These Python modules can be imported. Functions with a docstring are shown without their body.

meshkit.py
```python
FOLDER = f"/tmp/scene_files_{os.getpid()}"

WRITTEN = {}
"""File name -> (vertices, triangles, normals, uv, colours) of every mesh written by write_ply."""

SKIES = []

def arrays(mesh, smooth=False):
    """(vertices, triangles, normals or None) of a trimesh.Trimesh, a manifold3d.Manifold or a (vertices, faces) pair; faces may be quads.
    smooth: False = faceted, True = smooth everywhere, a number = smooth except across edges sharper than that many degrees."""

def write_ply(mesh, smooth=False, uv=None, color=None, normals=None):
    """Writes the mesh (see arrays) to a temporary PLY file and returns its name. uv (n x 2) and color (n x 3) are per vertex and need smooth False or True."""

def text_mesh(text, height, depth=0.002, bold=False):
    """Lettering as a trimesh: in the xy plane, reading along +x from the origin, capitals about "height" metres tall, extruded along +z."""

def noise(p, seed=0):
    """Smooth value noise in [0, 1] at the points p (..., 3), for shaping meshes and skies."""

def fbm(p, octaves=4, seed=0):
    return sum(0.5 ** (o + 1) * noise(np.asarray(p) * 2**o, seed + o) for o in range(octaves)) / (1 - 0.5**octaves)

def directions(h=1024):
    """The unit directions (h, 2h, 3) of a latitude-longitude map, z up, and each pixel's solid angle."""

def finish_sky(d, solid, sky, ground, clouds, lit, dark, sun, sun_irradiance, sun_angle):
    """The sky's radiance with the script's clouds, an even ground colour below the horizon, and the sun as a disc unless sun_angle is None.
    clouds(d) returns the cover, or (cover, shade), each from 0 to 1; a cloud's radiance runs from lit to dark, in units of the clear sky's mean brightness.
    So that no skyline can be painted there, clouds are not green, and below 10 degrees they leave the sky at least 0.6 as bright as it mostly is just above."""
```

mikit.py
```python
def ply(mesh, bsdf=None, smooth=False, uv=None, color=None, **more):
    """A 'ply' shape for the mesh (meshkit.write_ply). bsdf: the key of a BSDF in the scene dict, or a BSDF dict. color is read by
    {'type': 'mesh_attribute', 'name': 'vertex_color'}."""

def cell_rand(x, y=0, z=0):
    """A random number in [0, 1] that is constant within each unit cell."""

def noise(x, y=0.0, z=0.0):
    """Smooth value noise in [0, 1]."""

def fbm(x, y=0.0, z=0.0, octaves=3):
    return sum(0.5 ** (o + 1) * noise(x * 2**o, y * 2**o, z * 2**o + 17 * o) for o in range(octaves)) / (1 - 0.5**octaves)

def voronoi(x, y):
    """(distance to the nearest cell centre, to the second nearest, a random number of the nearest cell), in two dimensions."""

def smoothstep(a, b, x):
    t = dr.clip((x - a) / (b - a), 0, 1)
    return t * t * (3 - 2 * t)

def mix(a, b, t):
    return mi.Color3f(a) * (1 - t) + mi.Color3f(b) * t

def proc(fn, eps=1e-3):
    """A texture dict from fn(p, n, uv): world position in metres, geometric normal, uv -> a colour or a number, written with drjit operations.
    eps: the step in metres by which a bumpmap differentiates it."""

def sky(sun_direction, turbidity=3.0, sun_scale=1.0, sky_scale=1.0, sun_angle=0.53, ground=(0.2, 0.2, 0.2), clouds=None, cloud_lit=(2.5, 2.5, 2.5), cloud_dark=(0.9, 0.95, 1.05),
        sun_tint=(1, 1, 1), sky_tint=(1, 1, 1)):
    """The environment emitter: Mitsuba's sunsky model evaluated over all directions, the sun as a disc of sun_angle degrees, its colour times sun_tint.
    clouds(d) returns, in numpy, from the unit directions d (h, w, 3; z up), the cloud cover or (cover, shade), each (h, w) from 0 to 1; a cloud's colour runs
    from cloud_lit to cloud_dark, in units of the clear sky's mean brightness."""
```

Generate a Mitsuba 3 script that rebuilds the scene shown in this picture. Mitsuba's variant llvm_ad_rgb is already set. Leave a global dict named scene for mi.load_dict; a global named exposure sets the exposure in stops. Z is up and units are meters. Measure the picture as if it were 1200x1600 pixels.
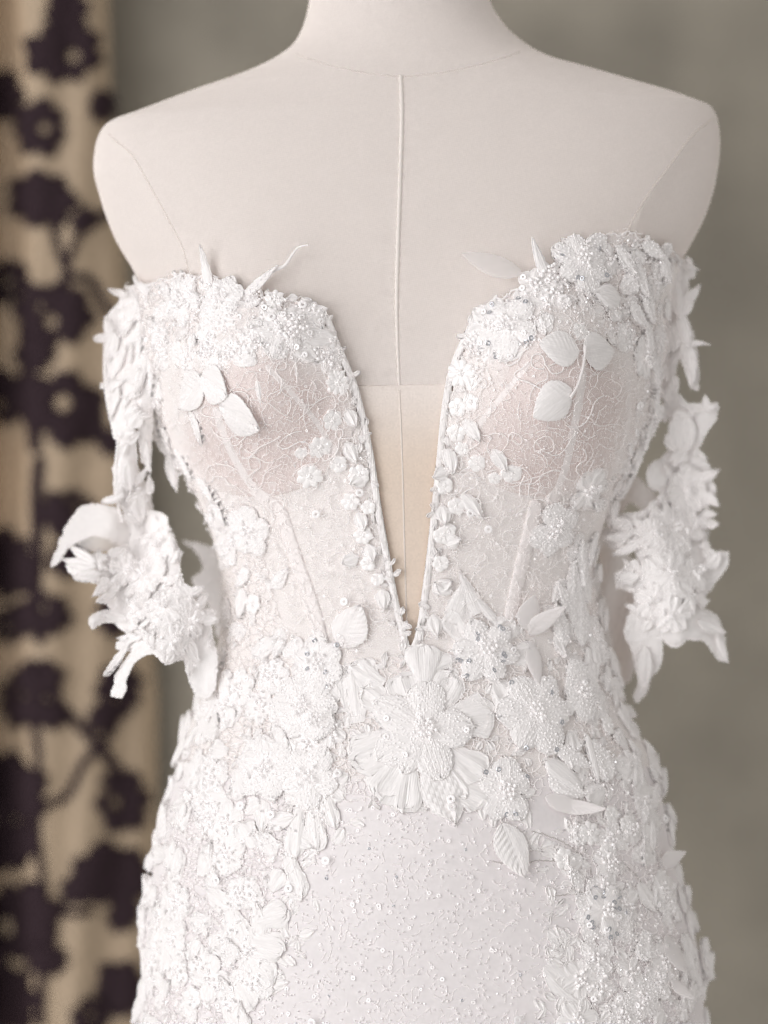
import math, random
import numpy as np, trimesh, mitsuba as mi, mikit, meshkit
import drjit as dr
from scipy.interpolate import PchipInterpolator
from scipy.spatial import Delaunay, Voronoi, cKDTree
from shapely.geometry import Polygon, Point, LineString
from shapely import contains_xy
from mikit import noise, fbm, voronoi, smoothstep, mix

T = mi.ScalarTransform4f
rng = np.random.default_rng(7)
scene, labels = {}, {}

# ------------------------------------------------------------------ camera, light, exposure
S, D, ZC = 0.41e-3, 1.7, 1.20          # metres per photo pixel at the body's middle plane, camera distance, eye height
exposure = 0.03
scene['camera'] = {'type': 'thinlens', 'fov': 2 * math.degrees(math.atan(600 * S / D)), 'fov_axis': 'x',
                   'aperture_radius': 0.0180, 'focus_distance': D - 0.118, 'near_clip': 0.05, 'far_clip': 30.0,
                   'to_world': T().look_at(origin=[0, -D, ZC], target=[0, 0, ZC], up=[0, 0, 1])}
scene['window_light'] = {'type': 'rectangle', 'to_world': T().look_at(origin=[-1.75, -2.2, ZC + 0.12], target=[0, -0.05, ZC - 0.02], up=[0, 0, 1]).scale([1.15, 1.3, 1]),
                         'emitter': {'type': 'area', 'radiance': {'type': 'rgb', 'value': [3.32, 3.25, 3.25]}}}
labels['window_light'] = {'kind': 'structure', 'label': 'tall bright window lighting the dress from the left'}
scene['room_light'] = {'type': 'constant', 'radiance': {'type': 'rgb', 'value': [0.455, 0.436, 0.42]}}

# ------------------------------------------------------------------ materials
def two(b): return {'type': 'twosided', 'bsdf': b}
def pr(c, r=0.7, **k):
    return {'type': 'principled', 'base_color': c if isinstance(c, dict) else {'type': 'rgb', 'value': list(c)}, 'roughness': r, **k}
def bump(b, fn, scale, eps=2e-4): return {'type': 'bumpmap', 'arbitrary': mikit.proc(fn, eps=eps), 'scale': scale, 'bsdf': b}
tau = 2 * math.pi
def weave(p, n, uv):
    d = dr.sin((p.x + 0.62 * p.z) * (tau / 0.0019)) * dr.sin((0.75 * p.x - p.z) * (tau / 0.0021))
    return 0.5 + 0.3 * d + 0.5 * noise(p.x * 1600, p.y * 1600, p.z * 1600)
def canvas_col(p, n, uv):
    f = noise(p.x * 900, p.z * 900, p.y * 900)
    g = fbm(p.x * 30, p.z * 30, p.y * 30)
    return mi.Color3f(0.858, 0.793, 0.752) * (0.945 + 0.05 * f + 0.03 * g + 0.075 * (weave(p, n, uv) - 0.75))
def net(p, n, uv):
    a, b, _ = voronoi(p.x * 850, p.z * 850 + p.y * 500)
    return 1 - smoothstep(0.05, 0.28, b - a)
def thread(p, n, uv):
    w = uv.x + 0.0006 * fbm(uv.x * 300, uv.y * 260)
    return 0.5 + 0.35 * dr.sin(w * (tau / 0.00135)) + 0.4 * noise(uv.x * 1500, uv.y * 350)
def silk_col(p, n, uv):
    return mi.Color3f(0.955, 0.935, 0.93) * (0.93 + 0.09 * noise(uv.x * 1400, uv.y * 260))
def lining_col(p, n, uv):
    a, b, _ = voronoi(p.x * 640, p.z * 640 + p.y * 400)
    t = 1 - smoothstep(0.04, 0.3, b - a)
    return mix(mi.Color3f(0.80, 0.735, 0.71), mi.Color3f(0.92, 0.90, 0.89), 0.42 + 0.5 * t)
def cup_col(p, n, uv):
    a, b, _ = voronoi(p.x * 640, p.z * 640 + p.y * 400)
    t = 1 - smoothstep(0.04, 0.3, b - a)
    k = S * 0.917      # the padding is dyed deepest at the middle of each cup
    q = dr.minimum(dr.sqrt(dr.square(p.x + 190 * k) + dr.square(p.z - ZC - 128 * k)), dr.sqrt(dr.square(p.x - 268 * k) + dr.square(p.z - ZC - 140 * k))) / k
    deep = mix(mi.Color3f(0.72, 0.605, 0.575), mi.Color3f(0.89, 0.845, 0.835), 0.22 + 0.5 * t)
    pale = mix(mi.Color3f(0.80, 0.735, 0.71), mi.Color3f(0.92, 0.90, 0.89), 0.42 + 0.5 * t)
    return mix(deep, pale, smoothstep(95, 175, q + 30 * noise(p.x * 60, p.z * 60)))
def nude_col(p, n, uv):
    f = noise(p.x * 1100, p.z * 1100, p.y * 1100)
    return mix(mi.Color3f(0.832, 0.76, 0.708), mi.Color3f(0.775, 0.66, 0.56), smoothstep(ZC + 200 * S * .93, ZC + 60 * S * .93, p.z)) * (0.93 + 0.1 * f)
def skirt_col(p, n, uv):
    f = fbm(p.x * 420, p.z * 420, p.y * 420)
    g = fbm(p.x * 25, p.z * 25, p.y * 25)
    return mi.Color3f(0.87, 0.836, 0.842) * (0.90 + 0.12 * f + 0.06 * g)
def wall_col(p, n, uv):
    a = fbm(p.x * 5.2, p.z * 7.1, 3.0, octaves=4)
    b = fbm(p.x * 11 + 5, p.z * 2.6, 9.0, octaves=3)
    return mi.Color3f(0.330, 0.304, 0.252) * (0.36 + 0.80 * a + 0.50 * b)
def curtain_col(p, n, uv):
    a = noise(p.x * 900, p.z * 260); b = noise(p.x * 40, p.z * 6)
    return mi.Color3f(0.50, 0.39, 0.275) * (0.82 + 0.2 * a + 0.14 * b)
scene['canvas'] = two(bump(pr(mikit.proc(canvas_col), 0.85), weave, 0.0007))
scene['cord_cloth'] = two(pr((0.80, 0.752, 0.715), 0.85))
scene['satin'] = two(bump(pr(mikit.proc(silk_col), 0.55, sheen=0.3), thread, 0.00022))
scene['rope'] = two(pr((0.95, 0.93, 0.925), 0.6, sheen=0.3))
scene['organza'] = {'type': 'mask', 'opacity': 0.8, 'bsdf': two(pr((0.87, 0.845, 0.84), 0.5, sheen=0.4))}
scene['sheer_lace'] = {'type': 'mask', 'opacity': 0.74, 'bsdf': two(pr((0.95, 0.93, 0.925), 0.6, sheen=0.3))}
scene['sheer_organza'] = {'type': 'mask', 'opacity': 0.33, 'bsdf': two(pr((0.9, 0.88, 0.875), 0.5, sheen=0.4))}
scene['shaded_seam_thread'] = two(pr((0.73, 0.665, 0.615), 0.9))  # seam thread, its colour darkened for the shade in the seam's gap
scene['lining'] = two(bump(pr(mikit.proc(lining_col), 0.7), net, 0.00012))
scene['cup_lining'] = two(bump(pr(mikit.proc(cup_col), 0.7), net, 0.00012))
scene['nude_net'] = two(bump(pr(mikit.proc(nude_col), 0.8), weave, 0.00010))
scene['skirt_net'] = two(bump(pr(mikit.proc(skirt_col), 0.65), net, 0.00012))
scene['channel'] = two(pr((0.88, 0.84, 0.83), 0.6))
scene['pearl'] = two(pr((0.94, 0.925, 0.92), 0.25, specular=0.7, clearcoat=0.5, clearcoat_gloss=0.9))
scene['crystal'] = two(pr((0.97, 0.955, 0.957), 0.16, specular=0.8))
scene['glint'] = two(pr((0.95, 0.94, 0.95), 0.14, metallic=0.6, specular=1.0))
scene['silver'] = two(pr((0.62, 0.64, 0.68), 0.2, metallic=0.9))
scene['sequin_gloss'] = two(pr((0.97, 0.955, 0.96), 0.14, specular=0.9, clearcoat=1.0))
scene['grey_thread'] = two(pr((0.60, 0.575, 0.55), 0.6))
scene['plaster'] = two(pr(mikit.proc(wall_col), 0.9))
scene['curtain_cloth'] = two(pr(mikit.proc(curtain_col), 0.7, sheen=0.3))
scene['velvet'] = two({'type': 'diffuse', 'reflectance': {'type': 'rgb', 'value': [0.046, 0.031, 0.037]}})

# ------------------------------------------------------------------ scene helpers
used = {}
def numbered(name):
    n = used.get(name, 0); used[name] = n + 1
    return name if n == 0 else f'{name}_{n:03d}'
def obj(name, mesh, bsdf, parent=None, smooth=True, uv=None, kind=None, label=None):
    key = numbered((parent + '__' if parent else '') + name)
    scene[key] = mikit.ply(mesh, bsdf, smooth=smooth, uv=uv)
    if kind or label:
        labels[key] = {k: v for k, v in (('kind', kind), ('label', label)) if v}
    return key
def holder(name, parent): return numbered(parent + '__' + name)
class MB:
    def __init__(self): self.v, self.f, self.u, self.n = [], [], [], 0
    def add(self, v, f, uv=None):
        v = np.asarray(v, float)
        self.v.append(v); self.f.append(np.asarray(f, int) + self.n); self.n += len(v)
        self.u.append(np.zeros((len(v), 2)) if uv is None else np.asarray(uv, float))
        return self
    def build(self, name, bsdf, parent=None, smooth=True, **k):
        if not self.n: return None
        v, f, u = np.vstack(self.v), np.vstack(self.f), np.vstack(self.u)
        return obj(name, (v, f), bsdf, parent, smooth, u if smooth in (True, False) else None, **k)

def tube(p, r, sides=6, closed=False):
    p = np.asarray(p, float); n = len(p)
    t = (np.roll(p, -1, 0) - np.roll(p, 1, 0)) if closed else np.gradient(p, axis=0)
    t /= np.linalg.norm(t, axis=1, keepdims=True) + 1e-12
    a = np.cross(t, np.array([0.0, -1.0, 0.05])); l = np.linalg.norm(a, axis=1, keepdims=True)
    a = np.where(l > 0.05, a / (l + 1e-9), np.cross(t, np.array([1.0, 0, 0]))); a /= np.linalg.norm(a, axis=1, keepdims=True) + 1e-12
    b = np.cross(t, a); an = np.arange(sides) * tau / sides
    v = p[:, None] + np.broadcast_to(r, (n,))[:, None, None] * (np.cos(an)[None, :, None] * a[:, None] + np.sin(an)[None, :, None] * b[:, None])
    m = n if closed else n - 1
    i, j = np.meshgrid(np.arange(m), np.arange(sides), indexing='ij'); i2 = (i + 1) % n
    q = np.stack([i * sides + j, i * sides + (j + 1) % sides, i2 * sides + (j + 1) % sides, i2 * sides + j], -1).reshape(-1, 4)
    return v.reshape(-1, 3), np.vstack([q[:, [0, 1, 2]], q[:, [0, 2, 3]]])
def resample(p, step, closed=False):
    p = np.asarray(p, float)
    if closed: p = np.vstack([p, p[:1]])
    d = np.r_[0, np.cumsum(np.linalg.norm(np.diff(p, axis=0), axis=1))]
    n = max(3, int(d[-1] / step) + 1)
    x = np.linspace(0, d[-1], n)[:-1] if closed else np.linspace(0, d[-1], n)
    return np.stack([np.interp(x, d, p[:, k]) for k in range(p.shape[1])], 1)
def spline(p, n=40):
    p = np.asarray(p, float)
    d = np.r_[0, np.cumsum(np.linalg.norm(np.diff(p, axis=0), axis=1))]
    x = np.linspace(0, d[-1], n)
    return np.stack([PchipInterpolator(d, p[:, k])(x) for k in range(p.shape[1])], 1)
BALL = {k: trimesh.creation.icosphere(subdivisions=k) for k in (0, 1, 2)}
def balls(mb, c, r, level=0, squash=None):
    c = np.asarray(c, float)
    if not len(c): return
    bv, bf = np.array(BALL[level].vertices), np.array(BALL[level].faces)
    r = np.broadcast_to(r, (len(c),))
    q = np.linalg.qr(rng.normal(size=(len(c), 3, 3)))[0]
    vv = np.einsum('nij,kj->nki', q, bv) if level == 0 else np.broadcast_to(bv, (len(c), *bv.shape))
    v = c[:, None] + vv * r[:, None, None]
    f = bf[None] + (np.arange(len(c)) * len(bv))[:, None, None]
    mb.add(v.reshape(-1, 3), f.reshape(-1, 3))

# ------------------------------------------------------------------ the body's and the dress's shape
def tab(rows):
    a = np.array(rows, float); x = np.arange(a[0, 0], a[-1, 0] + .5, .5); y = PchipInterpolator(a[:, 0], a[:, 1])(x)
    return lambda v: np.interp(v, x, y)
BXL = tab([(-120, 480), (0, 483), (32, 477), (71, 458), (93, 430), (117, 380), (147, 293), (178, 211), (194, 170), (204, 160), (230, 150), (262, 147), (312, 158), (368, 178), (422, 206), (470, 222), (600, 240), (660, 255), (700, 275), (760, 308), (800, 326), (850, 343), (920, 356), (980, 353), (1040, 338), (1100, 316), (1170, 294), (1250, 274), (1320, 256), (1400, 242), (1500, 234), (1600, 226), (2000, 216)])
BXR = tab([(-120, 770), (0, 766), (37, 785), (75, 827), (96, 869), (112, 929), (133, 1004), (149, 1060), (161, 1093), (168, 1110), (191, 1121), (224, 1124), (280, 1118), (336, 1102), (373, 1084), (406, 1066), (450, 1046), (520, 1030), (600, 1026), (640, 1020), (690, 1002), (730, 984), (775, 955), (812, 938), (850, 927), (906, 922), (962, 928), (1019, 941), (1075, 958), (1124, 976), (1161, 998), (1199, 1014), (1244, 1025), (1281, 1031), (1337, 1041), (1400, 1058), (1462, 1077), (1525, 1088), (1600, 1090), (2000, 1098)])
BD = tab([(-120, .058), (0, .058), (90, .063), (118, .066), (160, .073), (200, .080), (300, .092), (450, .100), (600, .101), (800, .092), (900, .088), (1000, .090), (1150, .103), (1300, .114), (1450, .121), (1600, .124), (2000, .126)])
NN = tab([(-120, 2.0), (90, 2.0), (150, 2.0), (250, 2.3), (420, 2.35), (800, 2.15), (2000, 2.2)])
XC = tab([(-120, 624), (120, 625), (480, 626), (800, 630), (1600, 640), (2000, 645)])
SEAM_L = tab([(100, 120), (195, 166), (204, 168), (243, 207), (295, 237), (342, 263), (399, 289), (470, 300), (560, 290)])
SEAM_R = tab([(100, 1160), (172, 1122), (182, 1116), (205, 1088), (266, 1041), (317, 1004), (352, 985), (420, 965), (500, 960)])
class Surf:
    """A surface y = F(x, z) seen from the front, with frames on it."""
    def F(self, X, Z): raise NotImplementedError
    def normal(self, X, Z, e=0.0012):
        gx = (self.F(X + e, Z) - self.F(X - e, Z)) / (2 * e); gz = (self.F(X, Z + e) - self.F(X, Z - e)) / (2 * e)
        gx, gz = np.clip(gx, -6, 6), np.clip(gz, -6, 6)
        n = np.stack([gx, -np.ones_like(gx), gz], -1)
        return n / np.linalg.norm(n, axis=-1, keepdims=True)
    def at(self, px, py):
        px, py = np.asarray(px, float), np.asarray(py, float)
        y = np.full(np.broadcast(px, py).shape, -0.08)
        for _ in range(25):
            k = (D + y) / D
            y = 0.5 * y + 0.5 * self.F((px - 600) * S * k, ZC + (800 - py) * S * k)
        k = (D + y) / D
        return np.stack([(px - 600) * S * k, y, ZC + (800 - py) * S * k], -1)
    def frame(self, px, py):
        c = self.at(px, py); n = self.normal(c[0], c[2])
        t2 = np.array([0, 0, 1.0]) - n * n[2]; t2 /= np.linalg.norm(t2)
        return c, np.cross(t2, n), t2, n
    def map(self, fr, a, b, h):
        c, t1, t2, n0 = fr
        P = c + np.multiply.outer(a, t1) + np.multiply.outer(b, t2)
        y = self.F(P[..., 0], P[..., 2])
        P[..., 1] = np.clip(y, P[..., 1] - 0.02, P[..., 1] + 0.02)
        n = self.normal(P[..., 0], P[..., 2])
        n = n + 0.6 * n0; n /= np.linalg.norm(n, axis=-1, keepdims=True)
        return P + n * np.asarray(h)[..., None]
    def drape(self, pts, h=0.0):
        c = self.at(pts[:, 0], pts[:, 1])
        return c + self.normal(c[:, 0], c[:, 2]) * np.broadcast_to(h, (len(c),))[:, None]
class Body(Surf):
    def __init__(self, grow=0.0, dressed=False): self.grow, self.dressed = grow, dressed
    def par(self, py):
        g = self.grow + (8 * np.clip((py - 420) / 60, 0, 1) if self.dressed else 0)
        return BXL(py) - g, BXR(py) + g, XC(py), BD(py) + g * S * 0.5, NN(py)
    def extra(self, X, py):
        px = 600 + X / S
        up = np.where(py < 620, 125.0, 82.0)
        out = 0
        for cx, cy, A, sx in ((392, 622, .040, 88), (862, 618, .040, 88)):
            q = np.abs((px - cx) / sx) ** 2.2 + np.abs((py - cy) / up) ** 2.2
            out = out - A * np.exp(-0.55 * q)
        if not self.dressed:
            fade = np.clip((520 - py) / 90, 0, 1)
            out = out + fade * (0.42 * S * np.maximum(0, SEAM_L(np.clip(py, 100, 560)) - px) + 0.42 * S * np.maximum(0, px - SEAM_R(np.clip(py, 100, 500))))
            # the neck piece stands a little in front of the seam
        belly = -0.006 * np.exp(-((px - 640) / 160) ** 2 - ((py - 1300) / 170) ** 2)
        return out + belly
    def F(self, X, Z):
        py = np.clip(800 - (Z - ZC) / S, -120, 2000)
        xl, xr, xc, b, n = self.par(py)
        px = 600 + X / S
        u = np.where(px < xc, (xc - px) / (xc - xl), (px - xc) / (xr - xc))
        u = np.clip(u, 0, 0.992)
        return -b * (1 - u ** n) ** (1 / n) + self.extra(X, py) * (1 - u ** 6)
    def loft(self, rows, nth=240, keep=None):
        th = np.linspace(0, tau, nth, endpoint=False)
        py, t = np.meshgrid(rows, th, indexing='ij')
        xl, xr, xc, b, n = self.par(py)
        c, s = np.cos(t), np.sin(t)
        u = np.abs(c) ** (2 / n)
        px = np.where(c > 0, xc + (xr - xc) * u, xc - (xc - xl) * u)
        X = (px - 600) * S
        y = -np.sign(s) * b * np.abs(s) ** (2 / n)
        front = s > 0
        y = y + np.where(front, self.extra(X, py) * (1 - np.clip(u, 0, 1) ** 6), 0)
        v = np.stack([X, y, ZC + (800 - py) * S], -1).reshape(-1, 3)
        i, j = np.meshgrid(np.arange(len(rows) - 1), np.arange(nth), indexing='ij'); j2 = (j + 1) % nth
        q = np.stack([i * nth + j, (i + 1) * nth + j, (i + 1) * nth + j2, i * nth + j2], -1).reshape(-1, 4)
        if keep is not None:
            k = (D) / (D + v[:, 1])
            pix = np.stack([600 + v[:, 0] / S * k, 800 - (v[:, 2] - ZC) / S * k], -1)
            ok = keep(pix, v)
            q = q[ok[q].all(1)]
        f = np.vstack([q[:, [0, 1, 2]], q[:, [0, 2, 3]]])
        ids, inv = np.unique(f, return_inverse=True)
        return v[ids], inv.reshape(-1, 3)
BODY, DRESS = Body(), Body(0.0, True)

# ------------------------------------------------------------------ the setting: wall
YW = 0.64
v = np.array([[-1.6, YW, -0.05], [1.6, YW, -0.05], [1.6, YW, 2.6], [-1.6, YW, 2.6]])
obj('wall', (v, np.array([[0, 1, 2, 3]])), 'plaster', smooth=False, kind='structure')

# ------------------------------------------------------------------ curtain with flocked flowers
class Curtain(Surf):
    Y = 0.52
    def F(self, X, Z):
        k = (D + self.Y) / D
        px = 600 + X / S / k; py = 800 - (Z - ZC) / S / k
        r = 58 - 14 * np.clip((700 - py) / 700, 0, 1) + 6 * np.sin(py / 210.0)
        d = px - r
        fold = np.where(d < 0, 0.085 * (1 - np.exp(-(d / 34.0) ** 2)), 0.035 * np.clip(d / 120, 0, 1.4) ** 1.6)
        fold = fold - 0.08 * np.exp(-((px + 75) / 32.0) ** 2)  # unseen fold past the left edge, added to shade the curtain there
        e = self.edge(py)
        fold = fold + 0.03 * np.clip((px - e + 22) / 22, 0, 1.2) ** 2 + 0.004 * np.sin(px / 13 + py / 190) * np.clip(d / 50, 0, 1)
        return self.Y + fold
    def edge(self, py): return np.interp(py, [-300, 0, 170, 400, 800, 1100, 1600, 2000], [155, 158, 162, 184, 206, 232, 230, 236])
CUR = Curtain()
t = 'curtain'
labels[t] = {'label': 'tan curtain with dark purple flocked flowers hanging behind the dress', 'category': 'curtain'}
rows, cols = np.linspace(-260, 1900, 160), np.linspace(0, 1, 110)
py, c = np.meshgrid(rows, cols, indexing='ij')
px = -260 + (CUR.edge(py) + 260) * c
kk = (D + CUR.Y) / D
X, Z = (px - 600) * S * kk, ZC + (800 - py) * S * kk
v = np.stack([X, CUR.F(X, Z), Z], -1).reshape(-1, 3)
i, j = np.meshgrid(np.arange(159), np.arange(109), indexing='ij')
q = np.stack([i * 110 + j, (i + 1) * 110 + j, (i + 1) * 110 + j + 1, i * 110 + j + 1], -1).reshape(-1, 4)
back = v + [0, 0.0012, 0]
obj('cloth', (np.vstack([v, back]), np.vstack([q, q[:, ::-1] + len(v)])), 'curtain_cloth', t)

def fill_polygon(poly, step):
    """Points inside and on a polygon, triangles, and each point's distance to its rim."""
    rings = [poly.exterior] + list(poly.interiors)
    rim = np.vstack([resample(np.array(r.coords)[:-1], step, True) for r in rings])
    x0, y0, x1, y1 = poly.bounds
    gx, gy = np.meshgrid(np.arange(x0, x1, step), np.arange(y0, y1, step * 0.87))
    gx = gx + (np.arange(gx.shape[0]) % 2 * 0.5 * step)[:, None]
    g = np.stack([gx.ravel(), gy.ravel()], 1)
    g = g[contains_xy(poly.buffer(-0.55 * step), g[:, 0], g[:, 1])]
    p = np.vstack([rim, g]); tri = Delaunay(p).simplices
    c = p[tri].mean(1)
    tri = tri[contains_xy(poly, c[:, 0], c[:, 1])]
    d = cKDTree(resample(rim, step * .3, False) if len(rings) == 1 else rim).query(p)[0]; d[:len(rim)] = 0
    a, b, cc = p[tri[:, 0]], p[tri[:, 1]], p[tri[:, 2]]
    cr = (b[:, 0] - a[:, 0]) * (cc[:, 1] - a[:, 1]) - (b[:, 1] - a[:, 1]) * (cc[:, 0] - a[:, 0])
    tri[cr > 0] = tri[cr > 0][:, ::-1]          # photo y runs down: this winding faces the camera
    edges = np.sort(np.vstack([tri[:, [0, 1]], tri[:, [1, 2]], tri[:, [2, 0]]]), 1)
    return p, tri, d
def solid(front, backv, tri):
    """Closes two copies of a triangulated sheet along their rim."""
    n = len(front)
    e = np.vstack([tri[:, [0, 1]], tri[:, [1, 2]], tri[:, [2, 0]]])
    key = np.sort(e, 1); _, idx, cnt = np.unique(key[:, 0] * n + key[:, 1], return_index=True, return_counts=True)
    b = e[idx[cnt == 1]]
    side = np.vstack([np.stack([b[:, 1], b[:, 0], b[:, 0] + n], 1), np.stack([b[:, 1], b[:, 0] + n, b[:, 1] + n], 1)])
    return np.vstack([front, backv]), np.vstack([tri, tri[:, ::-1] + n, side])
def flock(cx, cy, r, seed, hole=True, squash=1.0):
    g = np.random.default_rng(seed)
    a = np.linspace(0, tau, 90, endpoint=False); n = g.integers(6, 9)
    rad = r * (0.74 + 0.26 * np.abs(np.sin(a * n / 2 + g.uniform(0, 6))) ** .8 + 0.10 * np.sin(a * 2 + g.uniform(0, 6)) + 0.05 * np.sin(a * 13))
    p = Polygon(np.stack([cx + rad * np.cos(a) * squash, cy + rad * np.sin(a)], 1)).buffer(0)
    if hole and g.random() < .55:
        hx, hy, hr = cx + g.uniform(-.3, .3) * r * squash, cy + g.uniform(-.3, .4) * r, r * g.uniform(.13, .21)
        p = p.difference(Point(hx, hy).buffer(hr))
        if g.random() < .5: p = p.difference(Point(hx - .35 * r, hy - .4 * r).buffer(hr * .7))
    if p.geom_type != 'Polygon': p = max(p.geoms, key=lambda q: q.area)
    pts, tri, d = fill_polygon(p, max(3.5, r / 12))
    h = 0.0022 + 0.004 * (1 - np.exp(-d / 6)) + 0.002 * meshkit.noise(np.c_[pts / 7, pts[:, :1] * 0])
    front = CUR.drape(pts, h); backv = CUR.drape(pts, 0.0003)
    v, f = solid(front, backv, tri)
    obj('flower', (v, f), 'velvet', t)
for k, (x, y, r, sq) in enumerate([(98, 82, 56, .95), (104, 18, 40, .9), (64, 200, 44, .9), (66, 312, 52, .9), (84, 490, 58, .9), (102, 640, 66, .95), (108, 805, 46, .9), (106, 870, 34, .8), (72, 958, 38, .7), (178, 960, 34, .8),
                              (184, 1078, 42, .9), (160, 1120, 26, .9), (190, 1252, 48, .9), (176, 1368, 60, 1.0), (122, 1388, 30, 1.0), (192, 1430, 28, .9), (190, 1545, 46, .9), (140, 1590, 34, 1.),
                              (62, 1060, 36, .8), (34, 1095, 42, .8), (78, 1118, 26, .7), (6, 150, 40, .5), (8, 440, 40, .5), (6, 620, 50, .6), (10, 880, 56, .7), (20, 975, 34, .7), (14, 1230, 62, .8), (10, 1320, 50, .8),
                              (28, 1440, 70, .8), (12, 1560, 56, .8), (76, 1500, 30, .5), (58, 550, 34, .35), (158, 165, 24, .3), (178, 690, 26, .5), (130, 345, 22, .9)]):
    flock(x, y, r, 100 + k, hole=r > 33)
for pts, w in [([(82, 345), (92, 395), (104, 432), (98, 470)], 9), ([(128, 352), (112, 392), (100, 430)], 8), ([(100, 432), (128, 432), (150, 452), (168, 486), (190, 500)], 9), ([(130, 350), (155, 342), (178, 325)], 11),
               ([(60, 1040), (86, 1092), (120, 1130), (152, 1166), (170, 1190)], 11), ([(152, 1166), (128, 1196), (108, 1238), (84, 1254), (50, 1256)], 9), ([(182, 1120), (168, 1150), (156, 1170)], 9), ([(160, 1176), (182, 1206), (190, 1230)], 12),
               ([(84, 1416), (110, 1428), (140, 1424)], 8), ([(62, 720), (58, 790), (60, 860), (56, 930), (62, 1000)], 12), ([(56, 1140), (60, 1200), (58, 1300), (66, 1380), (64, 1600)], 8), ([(52, 460), (48, 560), (56, 700)], 12), ([(66, 815), (90, 822)], 7)]:
    p = LineString(spline(pts, 24)).buffer(w * .72)
    q, tri, d = fill_polygon(p, 3.5)
    v, f = solid(CUR.drape(q, 0.002 + 0.002 * (1 - np.exp(-d / 3))), CUR.drape(q, 0.0003), tri)
    obj('stem', (v, f), 'velvet', t)

# ------------------------------------------------------------------ dress form
t = 'dress_form'
labels[t] = {'label': 'cream canvas dress form with neck and arm caps wearing the white lace gown', 'category': 'dress form'}
rows = np.unique(np.r_[np.linspace(-110, 90, 40), np.linspace(90, 240, 110), np.linspace(240, 1100, 150)])
INNER = Body(-6, True)
class Form(Body):
    def par(self, py):
        xl, xr, xc, b, n = Body.par(self, py)
        g = 9 * np.clip((py - 400) / 80, 0, 1)
        return xl + g, xr - g, xc, b - 0.0025 * np.clip((py - 430) / 60, 0, 1), n
    def extra(self, X, py): return Body.extra(self, X, py) * np.where(py > 300, 0.93, 1.0)
FORM = Form()
v, f = FORM.loft(rows, 260)
px_, py_ = 600 + v[:, 0] / S, 800 - (v[:, 2] - ZC) / S
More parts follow.
